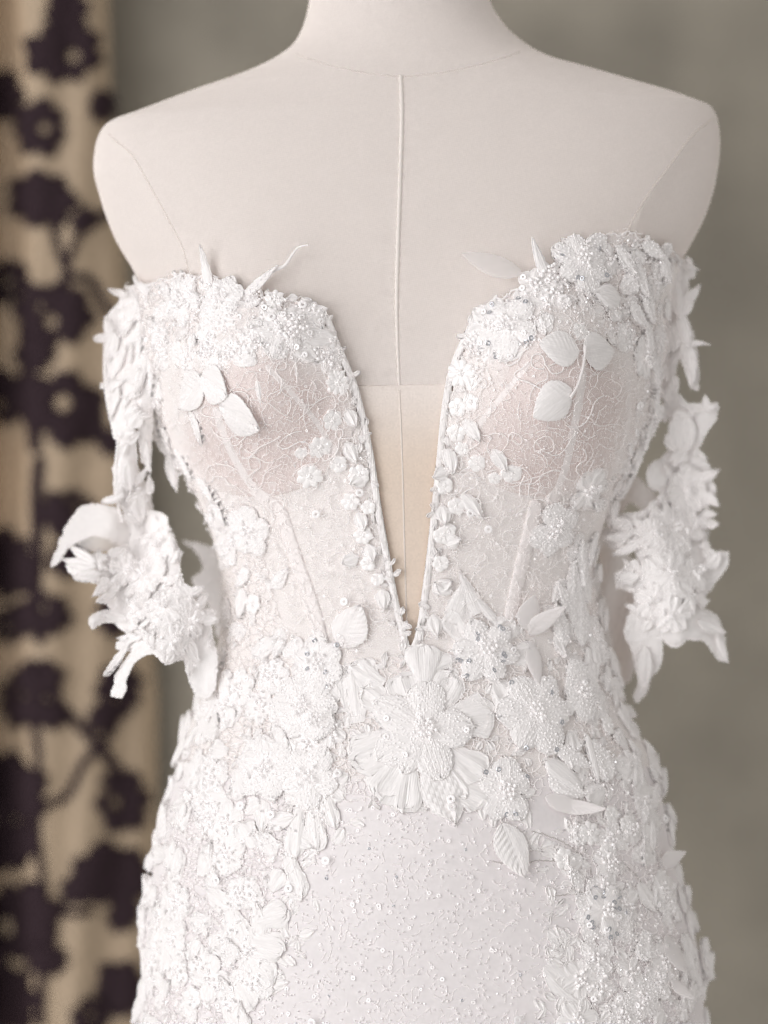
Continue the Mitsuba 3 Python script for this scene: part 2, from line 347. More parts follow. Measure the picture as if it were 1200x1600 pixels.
neck_line = lambda x: np.interp(x, [440, 465, 520, 575, 628, 690, 750, 800, 850], [66, 84, 102, 113, 118, 112, 99, 84, 62])
fc = v[f].mean(1); fx, fy = 600 + fc[:, 0] / S, 800 - (fc[:, 2] - ZC) / S
isneck = (fy < neck_line(fx)) & (fy < 112)
cap = (fy < 470) & ((fx < SEAM_L(np.clip(fy, 100, 560))) | (fx > SEAM_R(np.clip(fy, 100, 500))))
def sub(mask):
    ids, inv = np.unique(f[mask], return_inverse=True); return v[ids], inv.reshape(-1, 3)
obj('torso', sub(~isneck & ~cap), 'canvas', t)
obj('neck', sub(isneck), 'canvas', t)
obj('arm_cap', sub(cap & (fx < 600)), 'canvas', t); obj('arm_cap', sub(cap & (fx > 600)), 'canvas', t)
cl = spline([(626, 119), (628, 180), (626, 260), (622, 380), (620, 480), (623, 580), (628, 700), (632, 850), (637, 1030)], 220)
rr = 0.0012 * np.interp(cl[:, 1], [119, 420, 560, 1030], [1, 1, .6, .45]) * (1 + 0.12 * np.sin(np.arange(220) * 1.9))
obj('centre_seam', tube(FORM.drape(cl, 0.0002), rr, 8), 'cord_cloth', t)
nl = np.linspace(462, 812, 80)
obj('neck_seam', tube(FORM.drape(np.c_[nl, neck_line(nl) + 2], -0.0001), 0.0004, 6), 'shaded_seam_thread', t)
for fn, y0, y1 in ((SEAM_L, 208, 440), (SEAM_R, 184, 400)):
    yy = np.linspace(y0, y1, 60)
    obj('armhole_seam', tube(FORM.drape(np.c_[fn(yy), yy], -0.0001), 0.00045, 6), 'shaded_seam_thread', t)

# ------------------------------------------------------------------ wedding dress
W = 'wedding_dress'
labels[W] = {'label': 'white beaded lace wedding dress with plunging neckline and off shoulder sleeves', 'category': 'wedding dress'}
LEFT_EDGE = [(474, 470), (506, 492), (526, 540), (552, 600), (568, 660), (580, 720), (590, 790), (604, 870), (620, 950), (637, 1018)]
RIGHT_EDGE = [(752, 488), (722, 540), (704, 590), (694, 650), (688, 710), (682, 770), (674, 850), (664, 930), (652, 1000), (640, 1022)]
TOP_L = [(196, 446), (240, 440), (300, 428), (345, 440), (400, 462), (440, 466), (474, 470)]
TOP_R = [(752, 488), (800, 455), (850, 425), (900, 388), (975, 362), (1035, 385), (1080, 412)]
le, re_, tl, tr = spline(LEFT_EDGE, 60), spline(RIGHT_EDGE, 60), spline(TOP_L, 30), spline(TOP_R, 30)
KEEP = Polygon(np.vstack([[(-50, 420)], tl, le[1:], re_[::-1][1:], tr[1:], [(1300, 420), (1300, 2200), (-50, 2200)]])).buffer(0)
def keep(pix, v):
    return np.where(v[:, 1] < 0.0, contains_xy(KEEP, pix[:, 0], pix[:, 1]), pix[:, 1] > 440)
v, f = DRESS.loft(np.arange(350, 1192, 3.0), 380, keep)
obj('bodice', (v, f), 'lining', W, label='sheer pink white net bodice with a deep plunging front')
v, f = DRESS.loft(np.arange(1188.4, 1960, 6.0), 260)
obj('skirt', (v, f), 'skirt_net', W, label='fitted white skirt of beaded and sequinned net')
# cups
def draped(poly, h, step, bsdf, name, dome=0.001, soft=5, **k):
    poly = poly if poly.geom_type == 'Polygon' else max(poly.geoms, key=lambda g: g.area)
    p, tri, d = fill_polygon(poly, step)
    v, f = solid(DRESS.drape(p, h + dome * (1 - np.exp(-d / soft))), DRESS.drape(p, -0.0006), tri)
    return obj(name, (v, f), bsdf, W, uv=np.vstack([p, p]) * S, **k)
def ellipse(cx, cy, rx, ry, rot=0, n=80):
    a = np.linspace(0, tau, n, endpoint=False); x, y = rx * np.cos(a), ry * np.sin(a); r = math.radians(rot)
    return Polygon(np.c_[cx + x * math.cos(r) - y * math.sin(r), cy + x * math.sin(r) + y * math.cos(r)])
INSIDE = KEEP.buffer(-8)
CUP_L = ellipse(395, 625, 165, 150, 15).intersection(Polygon([(236, 400), (600, 400), (600, 800), (300, 800), (262, 700)])).intersection(INSIDE)
CUP_R = ellipse(860, 625, 170, 150, -12).intersection(Polygon([(660, 380), (1018, 380), (1012, 640), (960, 780), (640, 800)])).intersection(INSIDE)
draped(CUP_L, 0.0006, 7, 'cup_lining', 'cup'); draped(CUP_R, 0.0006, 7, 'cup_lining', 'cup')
# nude panel in the plunge, lying on the form
pan = Polygon(np.vstack([[(548, 604), (620, 602), (704, 600)], [(700, 700), (690, 800), (675, 900), (655, 1040)], [(620, 1040), (598, 900), (580, 800), (560, 700)]]))
p, tri, d = fill_polygon(pan, 6)
v, f = solid(FORM.drape(p, 0.0011), FORM.drape(p, 0.0002), tri)
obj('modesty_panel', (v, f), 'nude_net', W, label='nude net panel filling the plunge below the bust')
pl = cl[(cl[:, 1] > 606)]
obj('panel_seam', tube(FORM.drape(pl, 0.0011), 0.00055, 6), 'shaded_seam_thread', W)
# boning channels
for pts, w in [([(418, 575), (455, 615), (500, 668), (528, 720)], 17), ([(340, 640), (362, 700), (398, 760), (440, 800)], 20), ([(440, 800), (462, 870), (490, 950), (505, 1010)], 20),
               ([(826, 570), (792, 612), (752, 660), (726, 705)], 17), ([(908, 585), (898, 650), (884, 720), (862, 780)], 20), ([(836, 790), (818, 870), (800, 950), (790, 1010)], 20),
               ([(305, 470), (300, 560), (312, 660)], 16), ([(975, 560), (980, 640), (960, 720)], 15)]:
    draped(LineString(spline(pts, 30)).buffer(w / 2), 0.0012, 4, 'channel', 'boning_channel', 0.0007, 5)

# ---- pieces of embroidery
RELIEF = 0.62
SF = S * 0.935     # the dress's front stands nearer than the middle plane
def profile(kind, tt):
    if kind == 'round':
        lo = 0.22 + 0.78 * np.sin(np.clip(tt / 0.6, 0, 1) * math.pi / 2) ** 1.2
        return np.where(tt < 0.6, lo, np.sqrt(np.clip(1 - ((tt - 0.6) / 0.4) ** 2, 0, 1)))
    if kind == 'leaf': return np.sin(math.pi * np.clip(tt, 0, 1) ** 0.8) ** 0.85
    if kind == 'spike': return (0.35 + 0.65 * np.sin(math.pi * np.minimum(tt * 1.4, 0.5))) * (1 - tt) ** 0.7
    if kind == 'oval': return np.sqrt(np.clip(1 - (2 * tt - 1) ** 2, 0, 1))
    if kind == 'fan': return np.where(tt < .75, 0.30 + 0.70 * (tt / .75) ** .9, np.sqrt(np.clip(1 - ((tt - .75) / .25) ** 2, 0, 1)))
def piece(surf, fr, rot, L, Wd, kind='round', h0=0.001, H=0.0018, lift=0.0, bend=0.0, thick=0.0007, ns=9, nt=8, off=0.0, frill=0.0, pleat=0.0, serr=0.0, cupw=0.0, rim=0.00042, seed=None, lattice=False, stitch=0.00115, per=2.5):
    """One petal or leaf growing from the frame's centre towards rot (degrees, anticlockwise from the photo's right): satin-stitched ridges along it, a corded rim. Returns (v, f, uv, top grid)."""
    g = np.random.default_rng(int(rng.integers(1 << 30)) if seed is None else seed)
    if pleat or serr: ns, nt, stitch = 15, 44, 0
    if stitch:
        nr = max(3, int(round(Wd / stitch))); ns = int(nr * per) + 1; s = np.linspace(-1, 1, ns)
        x = (s + 1) / 2 * nr + g.uniform(0, 1); k = np.floor(x).astype(int)
        rl, rh = 1 + g.normal(0, .035, nr + 3)[k], g.normal(0, .00009, nr + 3)[k] + 0.00016 * np.abs(np.sin(math.pi * x)) ** .7
        if lattice: nt, rl, rh = 64, np.ones(ns), rh * 0
    else: s = np.sin(np.linspace(-math.pi / 2, math.pi / 2, ns)); rl, rh = np.ones(ns), np.zeros(ns)
    tt = (1 - np.cos(np.linspace(0, math.pi, nt))) / 2
    tg, sg = np.meshgrid(tt, s, indexing='ij')
    hw = Wd / 2 * np.maximum(profile(kind, tg), 0.02)
    ph = g.uniform(0, 6, 4); h0, H = h0 * RELIEF, H * RELIEF
    hw = hw * (1 + frill * np.sin(tg * 17 + ph[0] + sg) + frill * .7 * np.sin(tg * 31 + ph[1]))
    if serr: hw = hw * (1 + serr * ((tg * 13) % 1.0 - .5) * np.abs(sg) ** 3)
    ln = L * (1 - 0.8 * frill * np.abs(np.sin(sg * 4 + ph[2])) * tg ** 2) * (1 + (rl - 1) * tg ** 2)
    a = hw * sg + bend * L * tg ** 2; b = off + ln * tg
    tip = np.clip((tg - .5) / .5, 0, 1) ** 2
    e = (1 - sg ** 2) * (1 - tip * .95) * (0.35 + .65 * np.clip(tg * 3, 0, 1))
    h = h0 + H * np.sqrt(np.clip(e, 0, 1)) + lift * tg ** 1.7 + cupw * sg ** 2 + rh * np.clip(tg * 3, .3, 1)
    if pleat: h = h + pleat * np.sin(tau * (tg * 9 - np.abs(sg) * 1.8)) * np.clip(3 * (1 - np.abs(sg)), 0, 1) - pleat * 1.2 * np.exp(-(sg / .13) ** 2)
    if frill: h = h + frill * 0.012 * np.sin(6 * sg + ph[3]) * tg
    if lattice: h = h + 0.0009 * np.abs(np.sin(b / .0030 * math.pi)) ** .6 * np.abs(np.sin((a / .0050 + .5 * (np.floor(b / .0030) % 2)) * math.pi)) ** .6
    r = math.radians(rot - 90); ca, sa = math.cos(r), math.sin(r)
    A, B = a * ca - b * sa, a * sa + b * ca
    top = surf.map(fr, A, B, h)
    i, j = np.meshgrid(np.arange(nt - 1), np.arange(ns - 1), indexing='ij')
    q = np.stack([i * ns + j, i * ns + j + 1, (i + 1) * ns + j + 1, (i + 1) * ns + j], -1).reshape(-1, 4)
    tri = np.vstack([q[:, [0, 1, 2]], q[:, [0, 2, 3]]])
    u = np.stack([a + g.uniform(0, 1), b + g.uniform(0, 1)], -1).reshape(-1, 2)
    ring = np.r_[np.arange(nt) * ns, (nt - 1) * ns + np.arange(1, ns), (np.arange(nt - 2, -1, -1)) * ns + ns - 1, np.arange(ns - 2, 0, -1)]
    if lift > .004 or not stitch:
        bot = surf.map(fr, A, B, h - thick)
        v, f = solid(top.reshape(-1, 3), bot.reshape(-1, 3), tri); uv = np.vstack([u, u])
    else:       # sewn down: only its rim goes into the cloth
        tv = top.reshape(-1, 3); n = len(tv); m = len(ring)
        down = surf.map(fr, A.ravel()[ring], B.ravel()[ring], np.minimum(h.ravel()[ring] - thick, 0.0004))
        k = np.arange(m); k2 = (k + 1) % m
        v = np.vstack([tv, down]); f = np.vstack([tri, np.stack([ring[k2], ring[k], n + k], 1), np.stack([ring[k2], n + k, n + k2], 1)]); uv = np.vstack([u, u[ring]])
    if rim:
        lp = resample(top.reshape(-1, 3)[ring[:2 * nt + ns - 2]], 0.0014)
        lp = lp + g.normal(0, .00012, lp.shape)
        tv, tf = tube(lp, rim * (1 + 0.3 * np.sin(np.arange(len(lp)) * 2.1)), 4)
        uv = np.vstack([uv, np.stack([np.repeat(np.arange(len(lp)) * .0011, 4), np.tile(np.arange(4) * .0004, len(lp))], -1)])
        f = np.vstack([f, tf + len(v)]); v = np.vstack([v, tv])
    return v, f, uv, top
def surface_points(top, n, inset=0.12):
    """n spread points on a piece's top grid and the outward direction."""
    nt, ns = top.shape[:2]
    ar = np.linalg.norm(np.cross(top[1:, :-1] - top[:-1, :-1], top[:-1, 1:] - top[:-1, :-1]), axis=-1).ravel()
    k = rng.choice(len(ar), n, p=ar / ar.sum()); i, j = k // (ns - 1), k % (ns - 1)
    a, b = rng.random(n)[:, None], rng.random(n)[:, None]
    p = (top[i, j] * (1 - a) + top[i + 1, j] * a) * (1 - b) + (top[i, j + 1] * (1 - a) + top[i + 1, j + 1] * a) * b
    nn = np.cross(top[i, j + 1] - top[i, j], top[i + 1, j] - top[i, j]); nn /= np.linalg.norm(nn, axis=1, keepdims=True) + 1e-12
    nn[nn[:, 1] > 0] *= -1
    return p, nn
def thin_out(p, n, dmin):
    keep_, tree = [], cKDTree(p)
    dead = np.zeros(len(p), bool)
    for i in range(len(p)):
        if dead[i]: continue
        keep_.append(i); dead[tree.query_ball_point(p[i], dmin)] = True
    return p[keep_], n[keep_]
def bead_cover(mb, top, d=0.00185, r=0.00078):
    area = np.linalg.norm(np.cross(top[1:, :-1] - top[:-1, :-1], top[:-1, 1:] - top[:-1, :-1]), axis=-1).sum()
    n = int(area / d ** 2 * 2.4)
    if n < 4: return
    p, nn = thin_out(*surface_points(top, n), d)
    balls(mb, p + nn * r * 0.12, r * rng.uniform(.8, 1.15, len(p)))
def sequin(mb, c, n, r, hole=.36):
    """A cupped ring with thickness."""
    k = 14; a = np.arange(k) * tau / k
    t1 = np.cross(n, [0.1, 0.2, 1.0]); t1 /= np.linalg.norm(t1); t2 = np.cross(n, t1)
    rings = [(hole, .0), (hole, .12), (.72, .17), (1, .06), (1, -.02)]
    v = np.vstack([c + r * (q * (np.cos(a)[:, None] * t1 + np.sin(a)[:, None] * t2) + z * n) for q, z in rings])
    i, j = np.meshgrid(np.arange(5), np.arange(k), indexing='ij'); i2 = (i + 1) % 5
    q = np.stack([i * k + j, i * k + (j + 1) % k, i2 * k + (j + 1) % k, i2 * k + j], -1).reshape(-1, 4)
    mb.add(v, np.vstack([q[:, [0, 1, 2]], q[:, [0, 2, 3]]]))
def ang(x0, y0, x1, y1): return math.degrees(math.atan2(-(y1 - y0), x1 - x0))
def tilt(n, a=.35):
    n = n + rng.normal(0, a, 3); return n / np.linalg.norm(n)

def flower(cx, cy, lobes, kind='round', beads=True, parent=W, surf=DRESS, h0=0.0014, H=0.0022, rings=0, silver=0, name='flower', centre=True, label=None, wfac=1.0, crystals=6, **kw):
    """A many-petalled flower; lobes are (x, y, r) of each petal's round end, in photo pixels on the surface."""
    g = holder(name, parent); fr = surf.frame(cx, cy)
    if label: labels[g] = {'label': label}
    mbb, sq, sv = MB(), MB(), MB()
    sub_ = parent.count('__') == 0
    whole = MB()
    for k, (x, y, r) in enumerate(lobes):
        d = math.hypot(x - cx, y - cy)
        v, f, uv, top = piece(surf, fr, ang(cx, cy, x, y) + rng.uniform(-4, 4), (d + r) * SF, 2 * r * SF * wfac, kind, h0 + 0.0005 * (k % 2), H, **kw)
        if sub_: MB().add(v, f, uv).build('petal', 'satin', g)
        else: whole.add(v, f, uv)
        if beads: bead_cover(mbb, top)
        for q in range(rings):
            p, nn = surface_points(top[int(top.shape[0] * .5):], 1); sequin(sq, p[0] + nn[0] * .0008, tilt(nn[0]), 0.0019)
        for q in range(silver):
            p, nn = surface_points(top[int(top.shape[0] * .45):], 1); sequin(sv, p[0] + nn[0] * .0008, tilt(nn[0]), 0.0016, .5)
    if not sub_:
        del used[g]
        if g.rsplit('_', 1)[-1].isdigit(): pass
    if centre:
        c = surf.map(fr, np.zeros(1), np.zeros(1), np.array([h0 + H + .0006]))[0]
        m = min(len(lobes), 9); a = np.arange(m) * tau / m
        rad = 0.0032
        pts = [c] + [c + rad * (math.cos(q) * fr[1] + math.sin(q) * fr[2]) - .0004 * fr[3] for q in a]
        pts += [c + rad * rng.uniform(1.2, 2.3) * (math.cos(q) * fr[1] + math.sin(q) * fr[2]) for q in rng.uniform(0, tau, crystals)]
        balls(mbb, np.array(pts), 0.00115, 1)
    mbb.build('beads', 'crystal', g, kind='stuff'); sq.build('sequins', 'sequin_gloss', g, kind='stuff'); sv.build('silver_sequins', 'silver', g, kind='stuff')
    return g
def ring_of(cx, cy, R, n, r, rot=0): return [(cx + R * math.cos(math.radians(rot + 360 * k / n)), cy + R * math.sin(math.radians(rot + 360 * k / n)), r) for k in range(n)]
def petal(cx, cy, rot, L, Wd, kind='round', name='petal', bsdf='satin', surf=DRESS, parent=W, beads=False, label=None, **kw):
    """A single embroidered petal or leaf: sizes in photo pixels, base at (cx, cy)."""
    v, f, uv, top = piece(surf, surf.frame(cx, cy), rot, L * SF, Wd * SF, kind, **kw)
    k = MB().add(v, f, uv).build(name, bsdf, parent, label=label)
    if beads:
        mb = MB(); bead_cover(mb, top, d=beads if isinstance(beads, float) else .00185); mb.build('beads', 'crystal', k if parent.count('__') == 0 else parent, kind='stuff')
    return k
def daisy(cx, cy, r, n=8, surf=DRESS, h=0.0022, parent=W):
    """A small moulded pearl flower: plump separate petals round a bead."""
    fr = surf.frame(cx, cy); mb = MB(); r0 = rng.uniform(0, 360); R = r * S * .80
    for k in range(n):
        v, f, uv, top = piece(surf, fr, r0 + 360 * k / n + rng.uniform(-5, 5), R * rng.uniform(.86, 1.0), 2.0 * R * math.tan(math.pi / n) * (.84 if n > 6 else .78), 'oval', h, R * .26, lift=R * .04, thick=R * .14, ns=8, nt=9, off=R * .13, rim=0, stitch=0)
        mb.add(v, f, uv)
    c = surf.map(fr, np.zeros(1), np.zeros(1), np.array([h * RELIEF + R * .10]))
    balls(mb, c, R * .2, 2)
    balls(mb, c + np.array([R * .2 * (math.cos(q) * fr[1] + math.sin(q) * fr[2]) for q in np.arange(5) * tau / 5]) + fr[3] * R * .08, R * .09, 1)
    return mb.build('pearl_flower', 'pearl', parent)
def leaf(cx, cy, rot, L, Wd, lift=0.008, bsdf='organza', pleat=0.0007, name='leaf', **kw):
    return petal(cx, cy, rot, L, Wd, 'leaf', name, bsdf, h0=kw.pop('h0', 0.0032), H=0.0012, lift=lift, pleat=pleat, serr=0.10 if pleat else 0, thick=0.0005, rim=0, stitch=0 if bsdf == 'organza' else .00115, **kw)

# ---- neckline trim: bound edges with a rope cord
for e in (le, re_):
    p = LineString(e).buffer(5.5)
    q, tri, d = fill_polygon(p, 4)
    v, f = solid(DRESS.drape(q, 0.0004 + 0.0004 * (1 - np.exp(-d / 3)) + .0012 * meshkit.noise(np.c_[q / 5, q[:, :1] * 0])), DRESS.drape(q, -0.0012), tri)
    obj('neckline_binding', (v, f), 'satin', W, uv=np.vstack([q, q]) * S)
for e in (tl, tr):
    q = resample(e, 3); q = q + np.c_[rng.normal(0, 1.2, len(q)), 3 + 3.0 * np.sin(np.arange(len(q)) * .55) + rng.normal(0, 1.6, len(q))]
    obj('top_edge_cord', tube(DRESS.drape(q, 0.001), 0.0007 * (1 + .25 * np.sin(np.arange(len(q)) * 1.7)), 6), 'rope', W)

def in_poly(pts, poly): return contains_xy(poly, pts[:, 0], pts[:, 1])
# ---- lace threads: a crackled net of fine cords over the bodice
def crackle(poly, cell, r, name, bsdf, h, prob=.8, seed=3):
    g = np.random.default_rng(seed)
    x0, y0, x1, y1 = poly.bounds
    pts = np.stack([g.uniform(x0 - 20, x1 + 20, int((x1 - x0 + 40) * (y1 - y0 + 40) / cell ** 2)), np.zeros(1).repeat(int((x1 - x0 + 40) * (y1 - y0 + 40) / cell ** 2))], 1)
    pts[:, 1] = g.uniform(y0 - 20, y1 + 20, len(pts))
    vo = Voronoi(pts); mb = MB()
    for a, b in vo.ridge_vertices:
        if a < 0 or b < 0 or g.random() > prob: continue
        p, q = vo.vertices[a], vo.vertices[b]; m = (p + q) / 2
        if np.hypot(*(q - p)) > 4 * cell or not contains_xy(poly, *p) or not contains_xy(poly, *q): continue
        n = np.array([-(q - p)[1], (q - p)[0]]) * g.uniform(-.22, .22)
        tt = np.linspace(0, 1, 5)[:, None]
        c = p * (1 - tt) + q * tt + n * 4 * tt * (1 - tt)
        mb.add(*tube(DRESS.drape(c, h + g.uniform(0, .0006)), r * g.uniform(.6, 1.2), 4))
    mb.build(name, bsdf, W, kind='stuff')
LACE = Polygon([(230, 460), (500, 480), (545, 600), (572, 700), (585, 800), (625, 990), (560, 1030), (470, 1010), (430, 900), (340, 830), (250, 690)]).union(
       Polygon([(1025, 430), (760, 500), (700, 620), (690, 720), (670, 900), (660, 1000), (740, 1000), (860, 990), (900, 850), (990, 730), (1030, 600)])).intersection(INSIDE)
LP = LACE if LACE.geom_type == 'Polygon' else LACE.convex_hull.intersection(LACE)
for k, g_ in enumerate(getattr(LACE, 'geoms', [LACE])):
    crackle(g_, 20, 0.00026, 'lace_threads', 'rope', 0.0030, .42, 3 + k)
    crackle(g_, 8, 0.00016, 'fine_lace_threads', 'rope', 0.0026, .5, 13 + k)
    gv = np.random.default_rng(23 + k); mb = MB(); x0, y0, x1, y1 = g_.bounds       # long wandering veins of the lace
    for q in range(70):
        p = np.array([gv.uniform(x0, x1), gv.uniform(y0, min(y1, 800))]); a = gv.uniform(0, tau); pts = [p]; da = 0
        for m in range(int(gv.integers(10, 26))):
            da = .7 * da + gv.normal(0, .28); a += da; p = p + 5 * np.array([math.cos(a), math.sin(a)]); pts.append(p)
        pts = np.array(pts)
        if in_poly(pts, g_).all(): mb.add(*tube(DRESS.drape(spline(pts, 40), .0031), .00033 * gv.uniform(.7, 1.3), 4))
    mb.build('lace_veins', 'rope', W, kind='stuff')

# ---- filling motifs, densest at the hips and along the top edges
def poisson(poly, dmin, seed, most=2000):
    g = np.random.default_rng(seed); x0, y0, x1, y1 = poly.bounds
    n = int((x1 - x0) * (y1 - y0) / dmin ** 2 * 8)
    p = np.stack([g.uniform(x0, x1, n), g.uniform(y0, y1, n)], 1); p = p[in_poly(p, poly)]
    return thin_out(p, p, dmin)[0][:most]
HIP_L = Polygon([(306, 790), (350, 800), (420, 880), (440, 960), (500, 1040), (530, 1120), (524, 1260), (485, 1300), (430, 1350), (420, 1420), (428, 1470), (388, 1560), (372, 1640), (226, 1640), (240, 1420), (262, 1320), (297, 1170), (345, 1010), (346, 880)])
HIP_R = Polygon([(930, 880), (900, 860), (870, 930), (860, 1010), (900, 1180), (880, 1330), (910, 1480), (890, 1640), (1082, 1640), (1072, 1500), (1030, 1330), (1010, 1220), (962, 1120), (934, 980)])
BUST_L = Polygon([(210, 446), (310, 436), (400, 458), (480, 476), (522, 520), (520, 560), (440, 560), (330, 565), (262, 585), (244, 640), (276, 710), (330, 790), (300, 770), (246, 690), (226, 560)])
BUST_R = Polygon([(730, 540), (760, 490), (850, 430), (905, 392), (975, 370), (1050, 412), (1030, 520), (1028, 640), (990, 740), (950, 790), (965, 730), (1000, 600), (975, 530), (880, 520), (800, 560), (740, 590)])
WAIST = Polygon([(520, 1040), (600, 1020), (690, 1020), (800, 960), (880, 1050), (880, 1200), (800, 1290), (700, 1270), (600, 1260), (520, 1250)])
def fill(poly, dmin, seed, size=1.0, outward=None, beady=.5, pearl=.14):
    g = np.random.default_rng(seed)
    for x, y in poisson(poly, dmin, seed):
        rot = g.uniform(0, 360); k = g.random(); s = size * g.uniform(.75, 1.25)
        if k < .34:
            n = int(g.integers(4, 7))
            flower(x, y, ring_of(x, y, 17 * s, n, 13 * s, rot), beads=g.random() < beady, frill=.03, h0=.0008 + g.uniform(0, .0008), H=.0014, crystals=3, name='lace_flower', rings=int(g.random() < .25))
        elif k < .62:
            petal(x, y, rot, 46 * s, 26 * s, 'leaf', 'lace_leaf', h0=.0008 + g.uniform(0, .001), H=.0012, frill=.05, bend=g.uniform(-.25, .25), beads=bool(g.random() < beady * .8), lift=g.uniform(0, .004))
        elif k < 1 - pearl:
            petal(x, y, rot, 38 * s, 36 * s, 'fan', 'lace_petal', h0=.0008 + g.uniform(0, .001), H=.0013, frill=.05, beads=bool(g.random() < beady), lift=g.uniform(0, .004))
        else:
            daisy(x, y, 17 * s, int(g.choice([5, 6, 8])), h=.0032)
def ground(poly, n, seed, name='lace_ground', sz=(12, 24), h=(.0004, .0018), bsdf='satin'):
    """Hundreds of tiny stitched leaves sewn flat under the larger motifs."""
    g = np.random.default_rng(seed); x0, y0, x1, y1 = poly.bounds; mb = MB()
    p = np.stack([g.uniform(x0, x1, n * 4), g.uniform(y0, y1, n * 4)], 1); p = p[in_poly(p, poly)][:n]
    for x, y in p:
        L = g.uniform(*sz) * SF
        v, f, uv, top = piece(DRESS, DRESS.frame(x, y), g.uniform(0, 360), L, L * g.uniform(.35, .8), str(g.choice(['leaf', 'round', 'fan'])), g.uniform(*h), .0007, frill=.08, nt=6, stitch=.0013, per=2, bend=g.uniform(-.4, .4), rim=.0003)
        mb.add(v, f, uv)
    mb.build(name, bsdf, W, kind='stuff')
for k, (poly, n) in enumerate([(HIP_L, 200), (HIP_R, 240), (BUST_L, 170), (BUST_R, 170), (WAIST, 170)]):
    crackle(poly, 9, .0003, 'lace_threads', 'rope', .0010, .8, 61 + k)
    ground(poly, n, 71 + k)
EDGES = LineString(LEFT_EDGE).buffer(13).union(LineString(RIGHT_EDGE).buffer(13)).union(LineString(TOP_L).buffer(11)).union(LineString(TOP_R).buffer(13)).intersection(KEEP.buffer(5))
ground(EDGES, 560, 81, 'edge_lace', (9, 18), (.0016, .0036))
crackle(EDGES, 8, .00024, 'lace_threads', 'rope', .0020, .4, 91)
fill(HIP_L, 30, 21, 1.1, beady=.45, pearl=.03)
fill(HIP_R, 32, 22, 1.1, beady=.35, pearl=.03)
fill(BUST_L, 25, 23, .85, beady=.45)
fill(BUST_R, 25, 24, .85, beady=.45)

for side, y0, y1 in ((BXL, 1080, 1620), (BXR, 900, 1620)):     # lace that turns round the hips
    for y in np.arange(y0, y1, 13.0):
        sg = 1 if side is BXL else -1
        petal(float(side(y)) + sg * rng.uniform(-2, 34), y + rng.uniform(-6, 6), rng.choice([-90, 90]) + rng.uniform(-35, 35), rng.uniform(30, 56), rng.uniform(20, 32), str(rng.choice(['leaf', 'fan', 'round'])), 'lace_leaf', h0=rng.uniform(.001, .0035), frill=.07, beads=bool(rng.random() < .25))
class Flat(Surf):
    def map(self, fr, a, b, h):
        c, t1, t2, n = fr
        return c + np.multiply.outer(a, t1) + np.multiply.outer(b, t2) + np.multiply.outer(h - 6.0 * (a ** 2), n)
for side, y0, y1, sg in ((BXL, 1050, 1640, -1), (BXR, 860, 1640, 1)):     # lace leaves on the very sides, seen edge on
    y = y0
    while y < y1:
        x = (float(side(y)) + 5 * sg - 600) * S; dx = (float(side(y + 6)) - float(side(y - 6))) / 12
        t2 = np.array([-dx, 0, 1.0]); t2 /= np.linalg.norm(t2); n = np.array([sg * 1.0, -0.35, 0]); n -= t2 * (n @ t2); n /= np.linalg.norm(n)
        c = np.array([x, rng.uniform(-.02, .002), ZC + (800 - y) * S])
        L = rng.uniform(26, 58) * S
        v, f, uv, top = piece(Flat(), (c, np.cross(t2, n), t2, n), rng.choice([-90, 90]) + rng.uniform(-40, 40), L, L * rng.uniform(.5, .9), str(rng.choice(['leaf', 'fan', 'round'])), rng.uniform(.001, .005), .0022, frill=.08, lift=rng.uniform(0, .0025))
        k = MB().add(v, f, uv).build('lace_scallop', 'satin', W)
        if rng.random() < .35: mb = MB(); bead_cover(mb, top); mb.build('beads', 'crystal', k, kind='stuff')
        y += rng.uniform(9, 24)
# ---- flowers and leaves of the left cup
flower(442, 520, [(428, 548, 20), (404, 516, 18), (420, 492, 16), (462, 494, 17), (494, 488, 20), (506, 526, 20), (478, 552, 20)], beads=False, frill=.05, H=.003, h0=.003, rings=1, crystals=16)
flower(455, 518, ring_of(455, 518, 20, 5, 12, 20), beads=True, h0=.0062, H=.002, rings=1, name='beaded_flower')
flower(290, 470, ring_of(290, 470, 24, 5, 17, 10), beads=True, h0=.003, rings=1, name='beaded_flower')
flower(350, 470, ring_of(350, 470, 24, 6, 16, 40), beads=True, h0=.0035, name='beaded_flower')
petal(330, 452, 112, 66, 22, 'spike', 'lace_spike', lift=.010, bend=.12, h0=.003)
petal(385, 462, 38, 62, 22, 'spike', 'lace_spike', lift=.008, beads=True, h0=.003)
petal(372, 505, 170, 54, 36, 'fan', 'embroidered_petal', frill=.05, h0=.003); petal(388, 540, -90, 36, 38, 'fan', 'embroidered_petal', h0=.003, lattice=True); petal(400, 590, -80, 46, 26, 'leaf', 'lace_leaf', frill=.06)
c = spline([(400, 446), (425, 432), (445, 424), (456, 410), (468, 397), (482, 393)], 30)
obj('tendril', tube(DRESS.drape(c, np.linspace(.003, .012, 30)), np.linspace(.0016, .0005, 30), 6), 'rope', W)
for x, y, r, n in [(323, 515, 21, 8), (281, 552, 24, 8), (336, 574, 21, 6), (525, 598, 23, 9), (518, 655, 19, 6), (499, 696, 21, 7), (484, 741, 24, 8), (529, 724, 16, 5), (561, 741, 20, 6), (548, 783, 17, 6), (576, 792, 13, 5), (568, 836, 17, 6), (575, 880, 14, 5), (590, 905, 12, 5), (470, 705, 12, 5)]:
    daisy(x, y, r, n, h=.0034)
leaf(320, 586, 222, 74, 64, .003, bsdf='satin', h0=.005); leaf(322, 588, -22, 84, 60, .003, bsdf='satin', h0=.005); leaf(350, 632, -20, 86, 64, .005, bsdf='satin', h0=.006)
